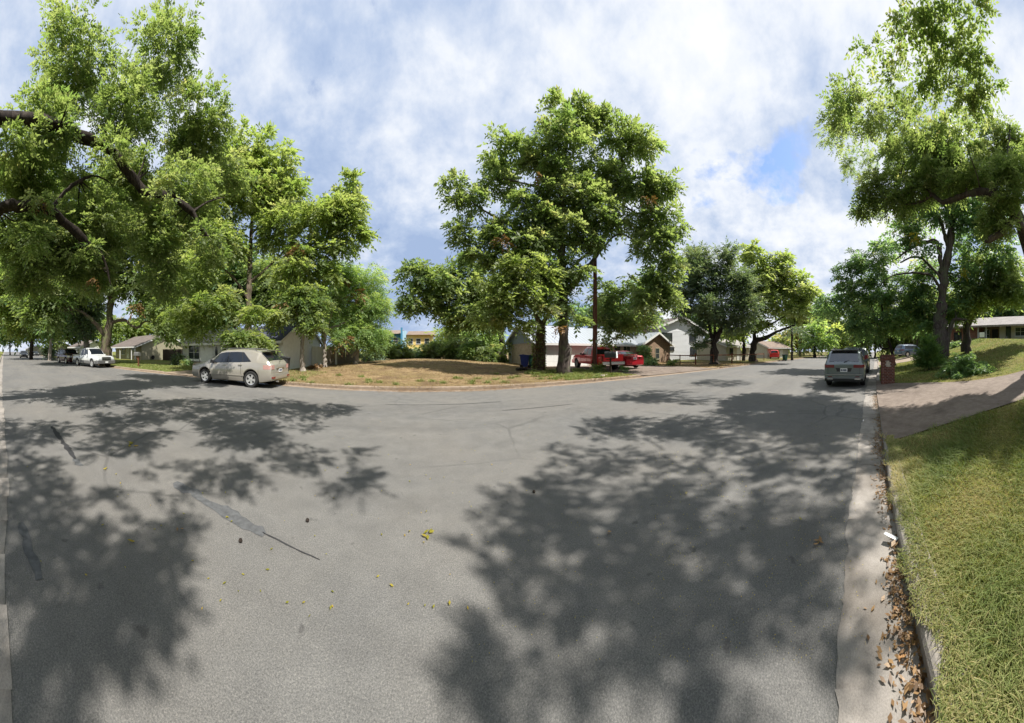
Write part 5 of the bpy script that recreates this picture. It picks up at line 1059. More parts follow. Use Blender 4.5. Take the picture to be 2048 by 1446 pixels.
    def underbody(s, parent):
        m = MB(); m.box(.45, s.L-.45, -s.W*.36, s.W*.36, s.sill-.02, s.sill+.35); m.build('underbody', M['black_plastic'], parent)
        for c in (s.xr, s.xf):      # dark wheel housings
            for sg in (-1, 1):
                m = MB(); R = s.rw*1.14; y0, y1 = sorted((sg*s.W*.36, sg*(s.W/2-.06)))
                pr = [(c+R*math.cos(a), s.rw+R*math.sin(a)) for a in np.linspace(-.15, math.pi+.15, 13)]
                v = [(x, y0 if sg > 0 else y1, z) for x, z in pr]+[(x, y1 if sg > 0 else y0, z) for x, z in pr]; n = len(pr)
                m.add(v, [(i, i+1, n+i+1, n+i) for i in range(n-1)]+[tuple(range(n))]); m.build('wheel_housing', M['black_plastic'], parent, fix=False)
    def mirrors(s, x, mat, parent):
        for sg in (-1, 1):
            q = s.sec(x); y = q[5][0]; z = q[5][1]; m = MB()
            m.hexa([(x-.05, sg*(y-.03), z+.03), (x+.06, sg*(y-.03), z+.03), (x+.09, sg*(y+.16), z+.05), (x-.05, sg*(y+.19), z+.05), (x-.04, sg*(y-.0), z+.14), (x+.03, sg*(y-.0), z+.14), (x+.05, sg*(y+.15), z+.19), (x-.04, sg*(y+.18), z+.19)]); m.build('mirror', M[mat], parent, 40)
    def handles(s, xs, parent, mat):
        for x in xs:
            for sg in (-1, 1):
                q = s.sec(x); m = MB(); y = q[4][0]; z = q[4][1]-.02; m.cbox((x, sg*(y+.018), z), .20, .03, .035); m.build('door_handle', M[mat], parent)


def place(root, ref_local, ref_world, heading):
    root.rotation_euler = (0, 0, heading); c, sn = math.cos(heading), math.sin(heading); x, y = ref_local
    root.location = (ref_world[0]-(x*c-y*sn), ref_world[1]-(x*sn+y*c), ref_world[2] if len(ref_world) > 2 else 0)
def rounded(m, c, sx, sy, sz, r=.25):
    """soft-edged block"""
    pr = []
    for (ax, ay, a0) in ((1, 1, 0), (-1, 1, 90), (-1, -1, 180), (1, -1, 270)):
        for k in range(4):
            a = math.radians(a0+30*k); pr.append((c[1]+ax*(sy/2-r*min(sy, sz))+r*min(sy, sz)*math.cos(a), c[2]+ay*(sz/2-r*min(sy, sz))+r*min(sy, sz)*math.sin(a)))
    m.prism(pr, 'x', c[0]-sx/2, c[0]+sx/2); return m

def suv(name, label, pm, spec, heading_ref, lens='red_lens', tail='wrap', rails=True, plate=True, glass='glass_sky', rim='alloy', lower=None, spokes=5, cat='car', group=None):
    s = CarShape(**spec['shape']); root = thing(name, label, cat, (0, 0, 0), 0, group); b = s.body(pm, root); s.underbody(root); s.wheels(root, spokes=spokes, rim=rim)
    q0, q1 = spec['side'][0][1], spec['side'][-1][1]
    for sg in (-1, 1): s.glass_side('window_surround', (q0[0]-.05, q1[1]+.06, q1[2]+.05, q0[3]-.04), sg, 'black_plastic', root, 12, .003)
    for (nm, qd) in spec['side']:
        for sg in (-1, 1): s.glass_side('side_window', qd, sg, glass, root)
    s.glass_top('windscreen', *spec['wind'], glass, root); s.glass_top('rear_window', *spec['rear'], glass, root)
    for x, sl in spec['seams']: s.seam(x, root, slant=sl)
    s.mirrors(spec['mirror'], spec.get('mirror_mat', pm), root); s.handles(spec['handles'], root, pm)
    W = s.W
    if rails:
        for sg in (-1, 1):
            m = MB(); x0, x1 = spec['rails']; pts = [(x, sg*s.sec(x)[7][0]*1.0, s.zt(x)+.055-(.05 if x in (x0, x1) else 0)) for x in (x0, x0+.15, (x0+x1)/2, x1-.15, x1)]; m.tube(pts, [.018]*5, 6); m.build('roof_rail', M['grey_plastic'], root)
    for sg in (-1, 1):
        # tail lights wrap the rear corners; head lights at the front corners
        for nm, data, mt in (('tail_light', spec['tail'], lens), ('headlight', spec['head'], 'clear_lens')):
            x0, x1, z0, z1, yin = data; V = []; nx = 6
            m = MB(); xs = np.linspace(x0, x1, nx); end = x0 if nm == 'tail_light' else x1; e = -1 if nm == 'tail_light' else 1
            for zz in (z0, z1):
                ring = [(x, sg*(s.hw(x)*.985+.012), zz) for x in xs]
                if e < 0: ring = [(x0-.014, sg*yin, zz), (x0-.014, sg*(s.hw(x0)*.96), zz)]+ring[1:]
                else: ring = ring[:-1]+[(x1+.014, sg*(s.hw(x1)*.96), zz), (x1+.014, sg*yin, zz)]
                V += ring
            n = len(V)//2; V2 = [(x-(e*.0), y-sg*.05 if abs(y) > yin+.01 else y, z) for x, y, z in V]; V2 = [(x-e*.06 if (x-end)*e > 0 else x, y, z) for x, y, z in V2]
            Fc = [(i, i+1, n+i+1, n+i) for i in range(n-1)]; o = len(V); m.add(V+V2, Fc+[tuple(q+o for q in f[::-1]) for f in Fc]+[(i, i+1, o+i+1, o+i) for i in range(n-1)]+[(n+i, o+n+i, o+n+i+1, n+i+1) for i in range(n-1)]); m.build(nm, M[mt], root, 40)
    zb0, zb1 = spec['bumper']; m = MB(); wr = s.hw(0)
    m.prism([(-.05, zb0), (.25, zb0-.08), (.3, zb0), (.1, zb1), (-.035, zb1), (-.06, (zb0+zb1)/2)], 'y', -wr*.94, wr*.94); m.build('rear_bumper', M[lower or pm], root, 30)
    m = MB(); m.prism([(s.L+.03, zb0), (s.L-.25, zb0-.06), (s.L-.3, zb0), (s.L-.1, zb1), (s.L+.02, zb1), (s.L+.045, (zb0+zb1)/2)], 'y', -s.hw(s.L)*.94, s.hw(s.L)*.94); m.build('front_bumper', M[lower or pm], root, 30)
    m = MB(); g0, g1 = spec.get('grille', (.55, .75)); m.box(s.L-.02, s.L+.02, -.42, .42, g0, g1); m.build('grille', M['black_plastic'], root)
    if plate:
        zp = spec['plate']; px_ = spec.get('plate_x', -.02); m = MB(); m.box(px_-.012, px_, -.155, .155, zp-.08, zp+.08); p = m.build('licence_plate', M['plate'], root)
        k = MB()
        for i, wch in enumerate((.03, .03, .012, .03, .03, .03, .03)): k.box(px_-.016, px_-.0125, .115-i*.036-wch/2, .115-i*.036+wch/2, zp-.04, zp+.035)
        stuff(k.build('plate_characters', M['ink'], p))
    return root, s
M['pale_lens'] = plain('pale_tail_lens', (.42, .24, .22), .15, .1, 8, 0, .6, .4, 0)
SUV_A = dict(shape=dict(L=4.73, W=1.85, wb=2.72, rw=.36, xr=1.0, sill=.26, roofw=.74,
        top=[(0, .98), (.03, 1.03), (.10, 1.10), (.16, 1.15), (.66, 1.55), (1.05, 1.64), (1.8, 1.68), (2.5, 1.665), (2.85, 1.60), (3.25, 1.36), (3.66, 1.10), (3.9, 1.06), (4.3, .99), (4.6, .88), (4.73, .76)],
        belt=[(0, .96), (.2, 1.10), (.7, 1.12), (1.6, 1.06), (3.2, 1.0), (3.7, .99), (4.3, .93), (4.6, .82), (4.73, .70)]),
    side=[('q', (1.02, 1.40, 1.52, 1.50)), ('r', (1.44, 2.28, 2.24, 1.56)), ('f', (2.32, 3.40, 2.92, 2.28))], wind=(2.92, 3.60), rear=(.19, .60), seams=[(1.42, .1), (2.28, .02), (3.35, .05)], mirror=3.15, mirror_mat='black_plastic', handles=[1.55, 2.45], rails=(.85, 2.6),
    tail=(0.0, .36, .82, 1.00, .58), head=(4.1, 4.73, .66, .84, .45), bumper=(.40, .62), plate=.76, plate_x=-.008)
fw_, rw__ = gp(408.6, 765.5), gp(503.5, 775.5); mid = (fw_+rw__)/2; hd = math.atan2((fw_-rw__).y, (fw_-rw__).x)
car, cs = suv('parked_car', 'champagne crossover parked by the kerb under the green trees on the left', 'p_cream', SUV_A, None, lower='p_cream', lens='pale_lens')
place(car, (1.0+2.72/2, .88), (mid.x, mid.y, 0), hd)
m = MB(); m.box(-.03, -.004, -.38, .38, .845, .875); m.build('trim_bar', M['chrome'], car)
for sg in (-1, 1): m = MB(); m.hexa([(-.075, sg*.60, .44), (-.075, sg*.84, .44), (-.02, sg*.84, .44), (-.02, sg*.60, .44), (-.075, sg*.60, .51), (-.075, sg*.84, .51), (-.02, sg*.84, .51), (-.02, sg*.60, .51)]); m.build('reflector', M['red_lens'], car); m = MB(); m.box(1.35, 3.36, sg*.925-.012, sg*.925+.012, .50, .54); m.build('side_moulding', M['p_cream'], car)
m = MB(); m.prism([(.40, 1.60), (.70, 1.63), (.70, 1.655), (.34, 1.625)], 'y', -.56, .56); m.build('roof_spoiler', M['p_cream'], car)
m = MB(); m.lathe([(.0, 0), (.03, 0), (.035, .12), (.0, .12)], 10, 'y', (0, 0, 0)); o = m.build('exhaust_pipe', M['chrome'], car, None, (-.03, .45, .30)); o.rotation_euler = (0, 0, math.pi/2)
m = MB(); m.bar((-.02, .1, 1.12), (.17, -.35, 1.2), .02, .02); m.build('rear_wiper', M['black_plastic'], car)

SUV_B = dict(shape=dict(L=4.55, W=1.84, wb=2.70, rw=.35, xr=.95, sill=.24, roofw=.76,
        top=[(0, .97), (.02, 1.02), (.06, 1.10), (.30, 1.56), (.45, 1.63), (1.2, 1.67), (2.2, 1.66), (2.7, 1.60), (3.1, 1.36), (3.5, 1.09), (3.7, 1.06), (4.2, .99), (4.45, .90), (4.55, .78)],
        belt=[(0, .95), (.15, 1.05), (1.0, 1.07), (2.0, 1.04), (3.4, .99), (4.1, .93), (4.4, .85), (4.55, .72)]),
    side=[('q', (.55, 1.10, 1.12, .72)), ('r', (1.15, 2.1, 2.06, 1.18)), ('f', (2.15, 3.2, 2.75, 2.12))], wind=(2.74, 3.45), rear=(.075, .285), seams=[(1.2, .1), (2.12, .02), (3.2, .05)], mirror=3.0, handles=[1.4, 2.3], rails=(.6, 2.5),
    tail=(0.0, .36, .87, 1.00, .42), head=(4.0, 4.55, .66, .82, .45), bumper=(.36, .60), plate=.77, plate_x=-.006)
car, cs = suv('parked_car', 'grey crossover seen from behind, parked beside the brick mailbox', 'p_grey', SUV_B, None, lower='p_grey', glass='glass_mirror')
hdB = math.radians(-11.3); rc = gp(1688, 776); place(car, (0, 0), (rc.x+.1, rc.y, 0), hdB)
m = MB(); m.prism([(.18, 1.60), (.5, 1.655), (.5, 1.675), (.14, 1.635)], 'y', -.60, .60); m.build('roof_spoiler', M['black_plastic'], car)
m = MB(); m.box(-.068, -.03, -.80, .80, .56, .585); m.build('trim_bar', M['chrome'], car)
m = MB(); m.box(-.062, -.04, -.84, .84, .28, .40); m.build('lower_valance', M['black_plastic'], car)
for sg in (-1, 1):
    m = MB(); m.box(-.075, -.05, sg*.60-.13, sg*.60+.13, .36, .42); m.build('exhaust_trim', M['chrome'], car); m = MB(); m.box(-.07, -.055, sg*.60-.09, sg*.60+.09, .47, .50); m.build('reflector', M['red_lens'], car)
m = MB(); m.prism([(-.30, .70), (.30, .70), (.36, .86), (-.36, .86)], 'x', -.004, .02); m.build('plate_recess', M['p_black'], car)
m = MB()
for sg in (-1, 1): m.box(-.012, .02, sg*.70-.006, sg*.70+.006, .60, .88)
m.box(-.012, .02, -.694, .694, .588, .60); m.build('tailgate_seam', M['black_plastic'], car); m = MB(); m.bar((.03, 0, 1.1), (.14, -.35, 1.24), .02, .03); m.build('rear_wiper', M['black_plastic'], car)
SUV_C = dict(shape=dict(L=5.0, W=1.98, wb=2.95, rw=.39, xr=1.0, sill=.30, roofw=.80,
        top=[(0, 1.02), (.03, 1.10), (.20, 1.74), (.4, 1.85), (1.5, 1.90), (2.6, 1.88), (3.0, 1.80), (3.5, 1.30), (3.7, 1.22), (4.4, 1.16), (4.85, 1.05), (5.0, .9)],
        belt=[(0, 1.0), (.2, 1.14), (1.0, 1.16), (3.4, 1.12), (4.3, 1.08), (4.85, .98), (5.0, .84)]),
    side=[('q', (.45, 1.25, 1.25, .50)), ('r', (1.32, 2.35, 2.3, 1.32)), ('f', (2.42, 3.4, 3.05, 2.38))], wind=(3.04, 3.5), rear=(.045, .19), seams=[(1.3, .05), (2.38, 0), (3.45, 0)], mirror=3.3, handles=[1.5, 2.5], rails=(.6, 2.8),
    tail=(0.0, .22, .95, 1.32, .72), head=(4.5, 5.0, .82, 1.02, .5), bumper=(.46, .72), plate=.86, plate_x=-.006, grille=(.7, .98))
car, cs = suv('parked_car', 'tall dark green vehicle parked ahead of the grey crossover', 'p_green', SUV_C, None, lower='grey_plastic', glass='glass'); place(car, (0, 0), (17.6, -2.35, 0), math.radians(-12.5))
car, cs = suv('parked_car', 'steel blue car on the raised driveway beyond the juniper bush', 'p_blue', SUV_B, None, glass='glass'); p = on(1822, 36); place(car, (2.3, 0), (p.x, p.y, gz(p.x, p.y)+.03), math.radians(-70))
car, cs = suv('parked_car', 'dark maroon crossover parked directly behind the white pickup', 'p_maroon', SUV_C, None, glass='glass'); a_, b_ = gp(137, 728), gp(113, 725); place(car, (2.47, -.94), ((a_.x+b_.x)/2, (a_.y+b_.y)/2, 0), math.radians(9))
car, cs = suv('moving_car', 'dark car driving along the road, cut by the left border', 'p_black', SUV_B, None, glass='glass', plate=False); place(car, (2.3, 0), (-60, 1.0, 0), math.radians(2))
SEDAN = dict(shape=dict(L=4.75, W=1.83, wb=2.77, rw=.33, xr=1.05, sill=.22, roofw=.72,
        top=[(0, .92), (.03, 1.0), (.12, 1.07), (.55, 1.09), (.85, 1.13), (1.45, 1.38), (1.9, 1.44), (2.5, 1.43), (2.9, 1.33), (3.5, 1.02), (3.7, .99), (4.3, .9), (4.6, .78), (4.75, .66)],
        belt=[(0, .90), (.12, 1.0), (.6, 1.02), (1.5, .98), (3.4, .93), (4.2, .84), (4.6, .72), (4.75, .60)]),
    side=[('q', (1.12, 1.5, 1.55, 1.45)), ('r', (1.56, 2.3, 2.25, 1.72)), ('f', (2.36, 3.25, 2.78, 2.32))], wind=(2.85, 3.45), rear=(.88, 1.42), seams=[(1.5, .1), (2.33, .02), (3.25, .05)], mirror=3.05, handles=[1.65, 2.5], rails=(1, 2),
    tail=(0.0, .42, .78, .98, .36), head=(4.1, 4.75, .56, .74, .45), bumper=(.34, .58), plate=.84, plate_x=-.006, grille=(.42, .6))
car, cs = suv('parked_car', 'crimson sedan parked on the driveway right of the red pickup', 'p_crimson', SEDAN, None, rails=False, glass='glass_sky'); p = on(1270, 20.2); place(car, (0, 0), (p.x, p.y, gz(p.x, p.y)+.03), math.radians(76))
car, cs = suv('parked_car', 'distant black sedan in front of the far pale house', 'p_black', SEDAN, None, rails=False, glass='glass', plate=False); p = on(70, 82); place(car, (2.4, 0), (p.x, p.y, 0.1), math.radians(8))
car, cs = suv('parked_car', 'distant white car behind the round kerbside shrub', 'p_white', SUV_B, None, rails=False, glass='glass', plate=False); p = on(109, 58); place(car, (2.4, 0), (p.x, p.y, .13), math.radians(60))
car, cs = suv('parked_car', 'red vehicle half hidden behind the wire fence near the tan house', 'p_red', SUV_B, None, rails=False, glass='glass', plate=False); p = on(1549, 50); place(car, (2.0, 0), (p.x, p.y, .13), math.radians(10))

def pickup(label, pm, lower, heading, ref_l, ref_w, L=5.4, W=1.9, wb=3.25, rw=.39, H=1.8, bed=1.35, face='plain', raise_=0.0):
    k = H/1.8
    xc0, xc1 = bed+.15, bed+1.95
    top = [(0, 1.06), (.02, 1.12), (bed, 1.14), (bed+.05, 1.15), (bed+.22, 1.60*k), (bed+.42, 1.75*k), (bed+1.2, 1.80*k), (bed+1.65, 1.74*k), (bed+2.05, 1.48*k), (bed+2.42, 1.20), (bed+2.6, 1.17), (L-.5, 1.12), (L-.12, 1.02), (L, .90)]
    belt = [(0, 1.04), (bed, 1.12), (bed+2.3, 1.10), (L-.5, 1.05), (L-.12, .95), (L, .82)]
    s = CarShape(L, W, wb, rw, 1.18, top, belt, sill=.36+raise_, roofw=.78, nose=.10, tail=.02, lo_front=.42, lo_rear=.45)
    root = thing('pickup_truck', label, 'pickup'); s.body(pm, root); s.underbody(root); s.wheels(root, .26, 6, 'alloy' if lower else 'grey_plastic')
    for qd in ((bed+.45, bed+1.05, bed+1.05, bed+.50), (bed+1.12, bed+2.12, bed+1.78, bed+1.12)):
        for sg in (-1, 1): s.glass_side('side_window', qd, sg, 'glass_sky', root)
    s.glass_top('windscreen', bed+1.72, bed+2.36, 'glass_sky', root); s.glass_top('rear_window', bed+.07, bed+.21, 'glass', root)
    for x in (bed+.12, bed+1.08, bed+2.15): s.seam(x, root)
    s.mirrors(bed+2.0, pm if face == 'big' else 'black_plastic', root); s.handles([bed+.3, bed+1.25], root, 'black_plastic')
    # open bed: dark well with raised side rails
    m = MB(); m.box(.10, bed-.02, -W/2+.14, W/2-.14, 1.158, 1.166); m.build('bed_liner', M['black_plastic'], root)
    for sg in (-1, 1): m = MB(); m.box(.04, bed, sg*(W/2-.07)-.06, sg*(W/2-.07)+.06, 1.10, 1.21); m.build('bed_rail', M[pm], root)
    m = MB(); m.box(-.035, .035, -W/2+.12, W/2-.12, .62+raise_, 1.20); t = m.build('tailgate', M[pm], root); m = MB(); m.box(-.05, -.036, -.14, .14, 1.04, 1.11); m.build('handle', M['black_plastic'], t)
    for sg in (-1, 1):
        m = MB(); m.box(-.03, .06, sg*(W/2-.055)-.055, sg*(W/2-.055)+.055, .72, 1.10); m.build('tail_light', M['red_lens'], root)
        m = MB(); m.hexa([(L-.32, sg*(W/2-.06), .80), (L+.02, sg*(W/2-.16), .80), (L+.02, sg*.48, .80), (L-.3, sg*.5, .80), (L-.32, sg*(W/2-.05), 1.0), (L-.05, sg*(W/2-.15), 1.0), (L-.05, sg*.50, 1.0), (L-.32, sg*.5, 1.0)]); m.build('headlight', M['clear_lens'], root)
        m = MB(); y = sg*(W/2+.015)
        for (a, b) in ((.05, s.xr-rw*1.22), (s.xr+rw*1.22, s.xf-rw*1.22), (s.xf+rw*1.22, L-.3)): m.hexa([(a, y-sg*.05, .40+raise_), (b, y-sg*.05, .40+raise_), (b, y, .42+raise_), (a, y, .42+raise_), (a, y-sg*.05, .68), (b, y-sg*.05, .68), (b, y-.01*sg, .66), (a, y-.01*sg, .66)])
        if lower: m.build('side_cladding', M[lower], root)
    m = MB(); m.prism([(-.12, .48), (.06, .46), (.06, .70), (-.12, .68)], 'y', -W/2+.03, W/2-.03); m.build('rear_bumper', M['chrome'], root)
    m = MB(); m.prism([(L+.08, .42), (L-.3, .40), (L-.3, .74), (L+.08, .70)], 'y', -W/2+.05, W/2-.05); m.build('front_bumper', M[lower or pm], root, 30)
    g = MB(); g.box(L-.02, L+.03, -.48, .48, .74, 1.0); gr = g.build('grille', M['black_plastic'], root); g = MB(); g.box(L+.028, L+.045, -.48, .48, .85, .895); g.box(L+.02, L+.042, -.5, .5, 1.0, 1.03); g.box(L+.02, L+.042, -.5, .5, .71, .738); g.build('grille_bar', M['chrome'], gr)
    m = MB(); m.box(L+.082, L+.09, -.155, .155, .48, .62); m.build('licence_plate', M['plate'], root)
    place(root, ref_l, ref_w, heading); return root
a_, b_ = gp(184, 735), gp(155, 731.5); pickup('white crew cab pickup with grey lower cladding facing the camera', 'p_white', 'grey_plastic', math.atan2((a_-b_).y, (a_-b_).x), (1.18+1.65, -.93), ((a_.x+b_.x)/2, (a_.y+b_.y)/2, 0), L=5.62, W=2.0, wb=3.3, rw=.40, H=1.93, bed=1.6, face='big')
p = on(1205, 17.9); pickup('bright red pickup parked nose to the garage behind the utility pole', 'p_red', None, math.radians(79), (0, .9), (p.x, p.y, gz(p.x, p.y)+.03), raise_=.08)

# ------------------------------------------------------------------ grass, litter, small things
def blades(P, h, rng, width=.006, lean=.8, seg=3, dirs=None):
    n = len(P); a = rng.uniform(0, 2*math.pi, n) if dirs is None else dirs; d = np.stack([np.cos(a), np.sin(a), 0*a], 1); s = np.stack([-np.sin(a), np.cos(a), 0*a], 1)
    s = norm(s+rng.normal(0, .5, (n, 3))); V = []; ln = lean*rng.uniform(.4, 1.3, n)
    def pt(t): return P+d*(h*ln*t**1.7)[:, None]+np.array([0, 0, 1.])*(h*(t-.42*t*t*np.minimum(ln, 1.4)))[:, None]
    ts = np.linspace(0, 1, seg+1)
    for t0, t1 in zip(ts[:-1], ts[1:]):
        w0, w1 = width*(1-t0*.75), width*(1-t1*.9); p0, p1 = pt(t0), pt(t1)
        V.append(np.stack([p0-s*w0, p0+s*w0, p1+s*w1, p1-s*w1], 1))
    return np.stack(V, 1).reshape(-1, 3)
def nearz(x, y): return znear(x, np.maximum(0, nk(x)-OFF-y))
rng = np.random.default_rng(77); hyp_ = np.hypot
# long matted grass on the near lawn
n = 60000; a = rng.uniform(1.62, 2.55, n); r = .75*np.exp(rng.uniform(0, 1, n)*math.log(9.5/.75)); x, y = r*np.sin(a), r*np.cos(a); t = nk(x)-OFF-y
dl = np.interp(np.maximum(t, 0), [0, .8, 3, 8, 20], [4.25, 4.5, 4.42, 4.0, 2.5]); rag = .08*np.sin(x*7)+.06*np.sin(x*17+1); k = (t > -.17+rag*.6) & (x < dl+.05*np.sin(y*11)+rng.normal(0, .06, n))
x, y, r, t = x[k], y[k], r[k], t[k]
x2 = rng.uniform(.2, 4.2, 6000); t2 = -.13+.2*rng.uniform(0, 1, 6000)**.7; y2 = nk(x2)-OFF-t2; x, y, t = np.concatenate([x, x2]), np.concatenate([y, y2]), np.concatenate([t, t2]); r = np.hypot(x, y)
clump = np.sin(x*2.3+1)*np.sin(y*2.9)+.6*np.sin(x*5.1+y*4.3)
h = rng.uniform(.04, .13, len(x))*(1+.5*clump)*np.interp(t, [-.17, 0, .3, 1], [.32, .45, .8, 1]); sw = 1.8*np.sin(x*.9+.7)+1.3*np.sin(y*1.4)+rng.normal(0, 1.1, len(x))+2.2
V = blades(np.stack([x, y, np.where(t < 0, .142, nearz(x, y)-.005)], 1), np.maximum(h, .04), rng, np.maximum(.0028, .0014*r)[:, None], 1.15, 3, sw)
dry = np.clip(.36-.2*clump+.35*np.exp(-np.maximum(t, 0)/.3)+rng.normal(0, .2, len(x)), 0, 1)
stuff(link('grass', quads_mesh('grass', V, M['grass'], np.repeat(dry, 3))), 'long matted green and straw grass on the near lawn by the gutter', 'grass')
# shorter lawn beyond the driveway
n = 26000; x = rng.uniform(4.5, 30, n); t = rng.uniform(0, 1, n)**1.3*13; y = nk(x)-OFF-t
dr = np.interp(t, [0, .4, 1.5, 2.6, 3.6, 5, 20], [12.5, 12.0, 10.6, 9.1, 8.2, 7.6, 6.1]); d2 = np.interp(t, [0, 9], [25.3, 26.9]); k = (x > dr) & (x < d2); x, y, t = x[k], y[k], t[k]; r = np.hypot(x, y)
V = blades(np.stack([x, y, nearz(x, y)-.01], 1), rng.uniform(.05, .13, len(x)), rng, (.0013*r)[:, None], .8, 2)
stuff(link('grass', quads_mesh('grass', V, M['grass'], np.repeat(np.clip(.42+.22*np.sin(x*1.1)*np.sin(y*1.3)+rng.normal(0, .2, len(x)), 0, 1), 2))), 'short lawn grass beyond the driveway around the juniper bush', 'grass')
# dry grass of the empty lot and the far verge
n = 60000; x = rng.uniform(-20, 30, n); t = rng.uniform(0, 1, n)**1.5*16.3-.30; y = fk(x)+OFF+t
k = ~((x > 11.7) & (x < 21.6)) & ~((x > -15.3) & (x < -10.8)) & ~((x > 9.4) & (y > 19.6)) & ~((x < -9.2) & (y > 16)) & (x > -9.5); tuft = np.sin(x*3.1)*np.sin(y*2.7)+np.sin(x*1.3+2)*np.sin(y*1.9+1); k &= (tuft+rng.normal(0, .8, n) > -.1)
x, y, t = x[k], y[k], t[k]; r = np.hypot(x, y)
V = blades(np.stack([x, y, zfar(x, np.maximum(t, 0))-.01], 1), rng.uniform(.03, .10, len(x)), rng, (.0011*r)[:, None], .9, 2)
stuff(link('dry_grass', quads_mesh('dry_grass', V, M['dry_grass'], np.repeat(rng.uniform(0, 1, len(x)), 2))), 'dry straw coloured grass covering the empty lot', 'grass')
n = 26000; x = np.concatenate([rng.uniform(-32, -15.2, n//2), rng.uniform(-10.6, -6, n//8), rng.uniform(7, 12, n//4)]); t = rng.uniform(0, 1, len(x))**1.2*5.5; y = fk(x)+OFF+t; r = np.hypot(x, y)
V = blades(np.stack([x, y, zfar(x, t)-.01], 1), rng.uniform(.04, .13, len(x)), rng, (.0011*r)[:, None], .8, 2)
stuff(link('grass', quads_mesh('grass', V, M['grass'], np.repeat(np.clip(rng.normal(.4, .2, len(x)), 0, 1), 2))), 'green front yard grass along the far kerb', 'grass')
# weeds: green tufts on the lot and along the far kerb
cx = rng.uniform(-9, 11, 45); ct = np.abs(rng.normal(0, 2.0, 45)); cx = np.concatenate([cx, rng.uniform(6.5, 11.5, 90)]); ct = np.concatenate([ct, rng.uniform(.1, 6, 90)])
k = np.repeat(np.arange(len(cx)), 55); x = cx[k]+rng.normal(0, .10, len(k)); t = np.maximum(.0, ct[k]+rng.normal(0, .10, len(k))); y = fk(x)+OFF+t; r = np.hypot(x, y)
V = blades(np.stack([x, y, zfar(x, t)-.01], 1), rng.uniform(.08, .26, len(x)), rng, (.0012*r)[:, None], .9, 2)
stuff(link('weeds', quads_mesh('weeds', V, M['grass'], np.repeat(np.clip(rng.normal(.3, .2, len(x)), 0, 1), 2))), 'scattered green weed tufts on the lot and by the tree trunks', 'weeds')
# leaf litter in the near gutter
def flat_leaves(P, size, rng, curl=.5):
    n = len(P); a = rng.uniform(0, 2*math.pi, n); tl = rng.normal(0, curl, n); u = np.stack([np.cos(a), np.sin(a), tl*.6], 1); v = np.stack([-np.sin(a), np.cos(a), rng.normal(0, curl, n)*.6], 1); u, v = norm(u), norm(v)
    s = size[:, None]; return np.stack([P-u*s, P+v*s*.45-u*s*.1, P+u*s, P-v*s*.45+u*.05*s], 1).reshape(-1, 3)
n = 3800; x = .35+9.2*rng.uniform(0, 1, n)**1.25; pile = .5+.5*np.sin(x*3.1+.8)*np.sin(x*1.37+2); k = rng.uniform(0, 1, n) < np.clip(pile*1.3, .12, 1); x = x[k]; pile = pile[k]
o_ = .40-np.abs(rng.normal(0, .055+.05*pile, len(x))); y = nk(x)-o_; z = .014+rng.uniform(0, 1, len(x))*.05*pile*np.clip((o_-.15)/.25, 0, 1)
V = flat_leaves(np.stack([x, y, z], 1), rng.uniform(.008, .026, len(x)), rng)
stuff(link('fallen_leaves', quads_mesh('fallen_leaves', V, M['dead'], rng.uniform(0, 1, len(x)))), 'brown dead leaves drifted against the near kerb', 'leaf litter')
n = 2600; a = rng.uniform(.2, 1.75, n); r = 1.3*np.exp(rng.uniform(0, 1, n)*2.0); x, y = r*np.sin(a), r*np.cos(a); k = (y > nk(x)-.3) & (y < 8) & (rng.uniform(0, 1, n) < .25+.75*(a > .9)); x, y = x[k], y[k]
V = flat_leaves(np.stack([x, y, 0*x+.014], 1), rng.uniform(.0035, .008, len(x))*np.clip(hyp_(x, y)/2.2, .6, 1.6), rng, .35)
stuff(link('fallen_leaves', quads_mesh('fallen_leaves', V, M['yellow'], rng.uniform(.2, 1, len(x)))), 'small pale leaflets scattered over the shaded asphalt', 'leaf litter')
n = 160; a = rng.uniform(-1.6, .2, n); r = 1.5*np.exp(rng.uniform(0, 1, n)*1.5); x, y = r*np.sin(a), r*np.cos(a); k = y > .1; x, y = x[k], y[k]
V = flat_leaves(np.stack([x, y, 0*x+.014], 1), rng.uniform(.006, .018, len(x)), rng, .35)
stuff(link('fallen_leaves', quads_mesh('fallen_leaves', V, M['yellow'], rng.uniform(.1, 1, len(x)))), 'sparse leaflets lying on the sunlit left half of the road', 'leaf litter')
n = 2600; x = rng.normal(1.2, 3.2, n); o2 = np.abs(rng.normal(0, .32, n)); y = fk(x)+.42-o2  # leaf litter whose dark tone also stands in for shadow along the kerb
V = flat_leaves(np.stack([x, y, .016+.02*rng.uniform(0, 1, n)], 1), rng.uniform(.012, .03, n), rng, .4)
stuff(link('fallen_leaves', quads_mesh('fallen_leaves', V, M['dead'], rng.uniform(0, .7, n))), 'dark leaf litter, also standing in for shadow, along the far kerb of the lot', 'leaf litter')
n = 3000; x = rng.uniform(-9, 12, n); t = rng.uniform(-.2, 9, n); y = fk(x)+OFF+t
V = flat_leaves(np.stack([x, y, zfar(x, np.maximum(t, 0))+.02], 1), rng.uniform(.02, .045, n), rng, .5)
stuff(link('fallen_leaves', quads_mesh('fallen_leaves', V, M['dead'], rng.uniform(0, .8, n))), 'brown fallen leaves scattered over the empty lot', 'leaf litter')
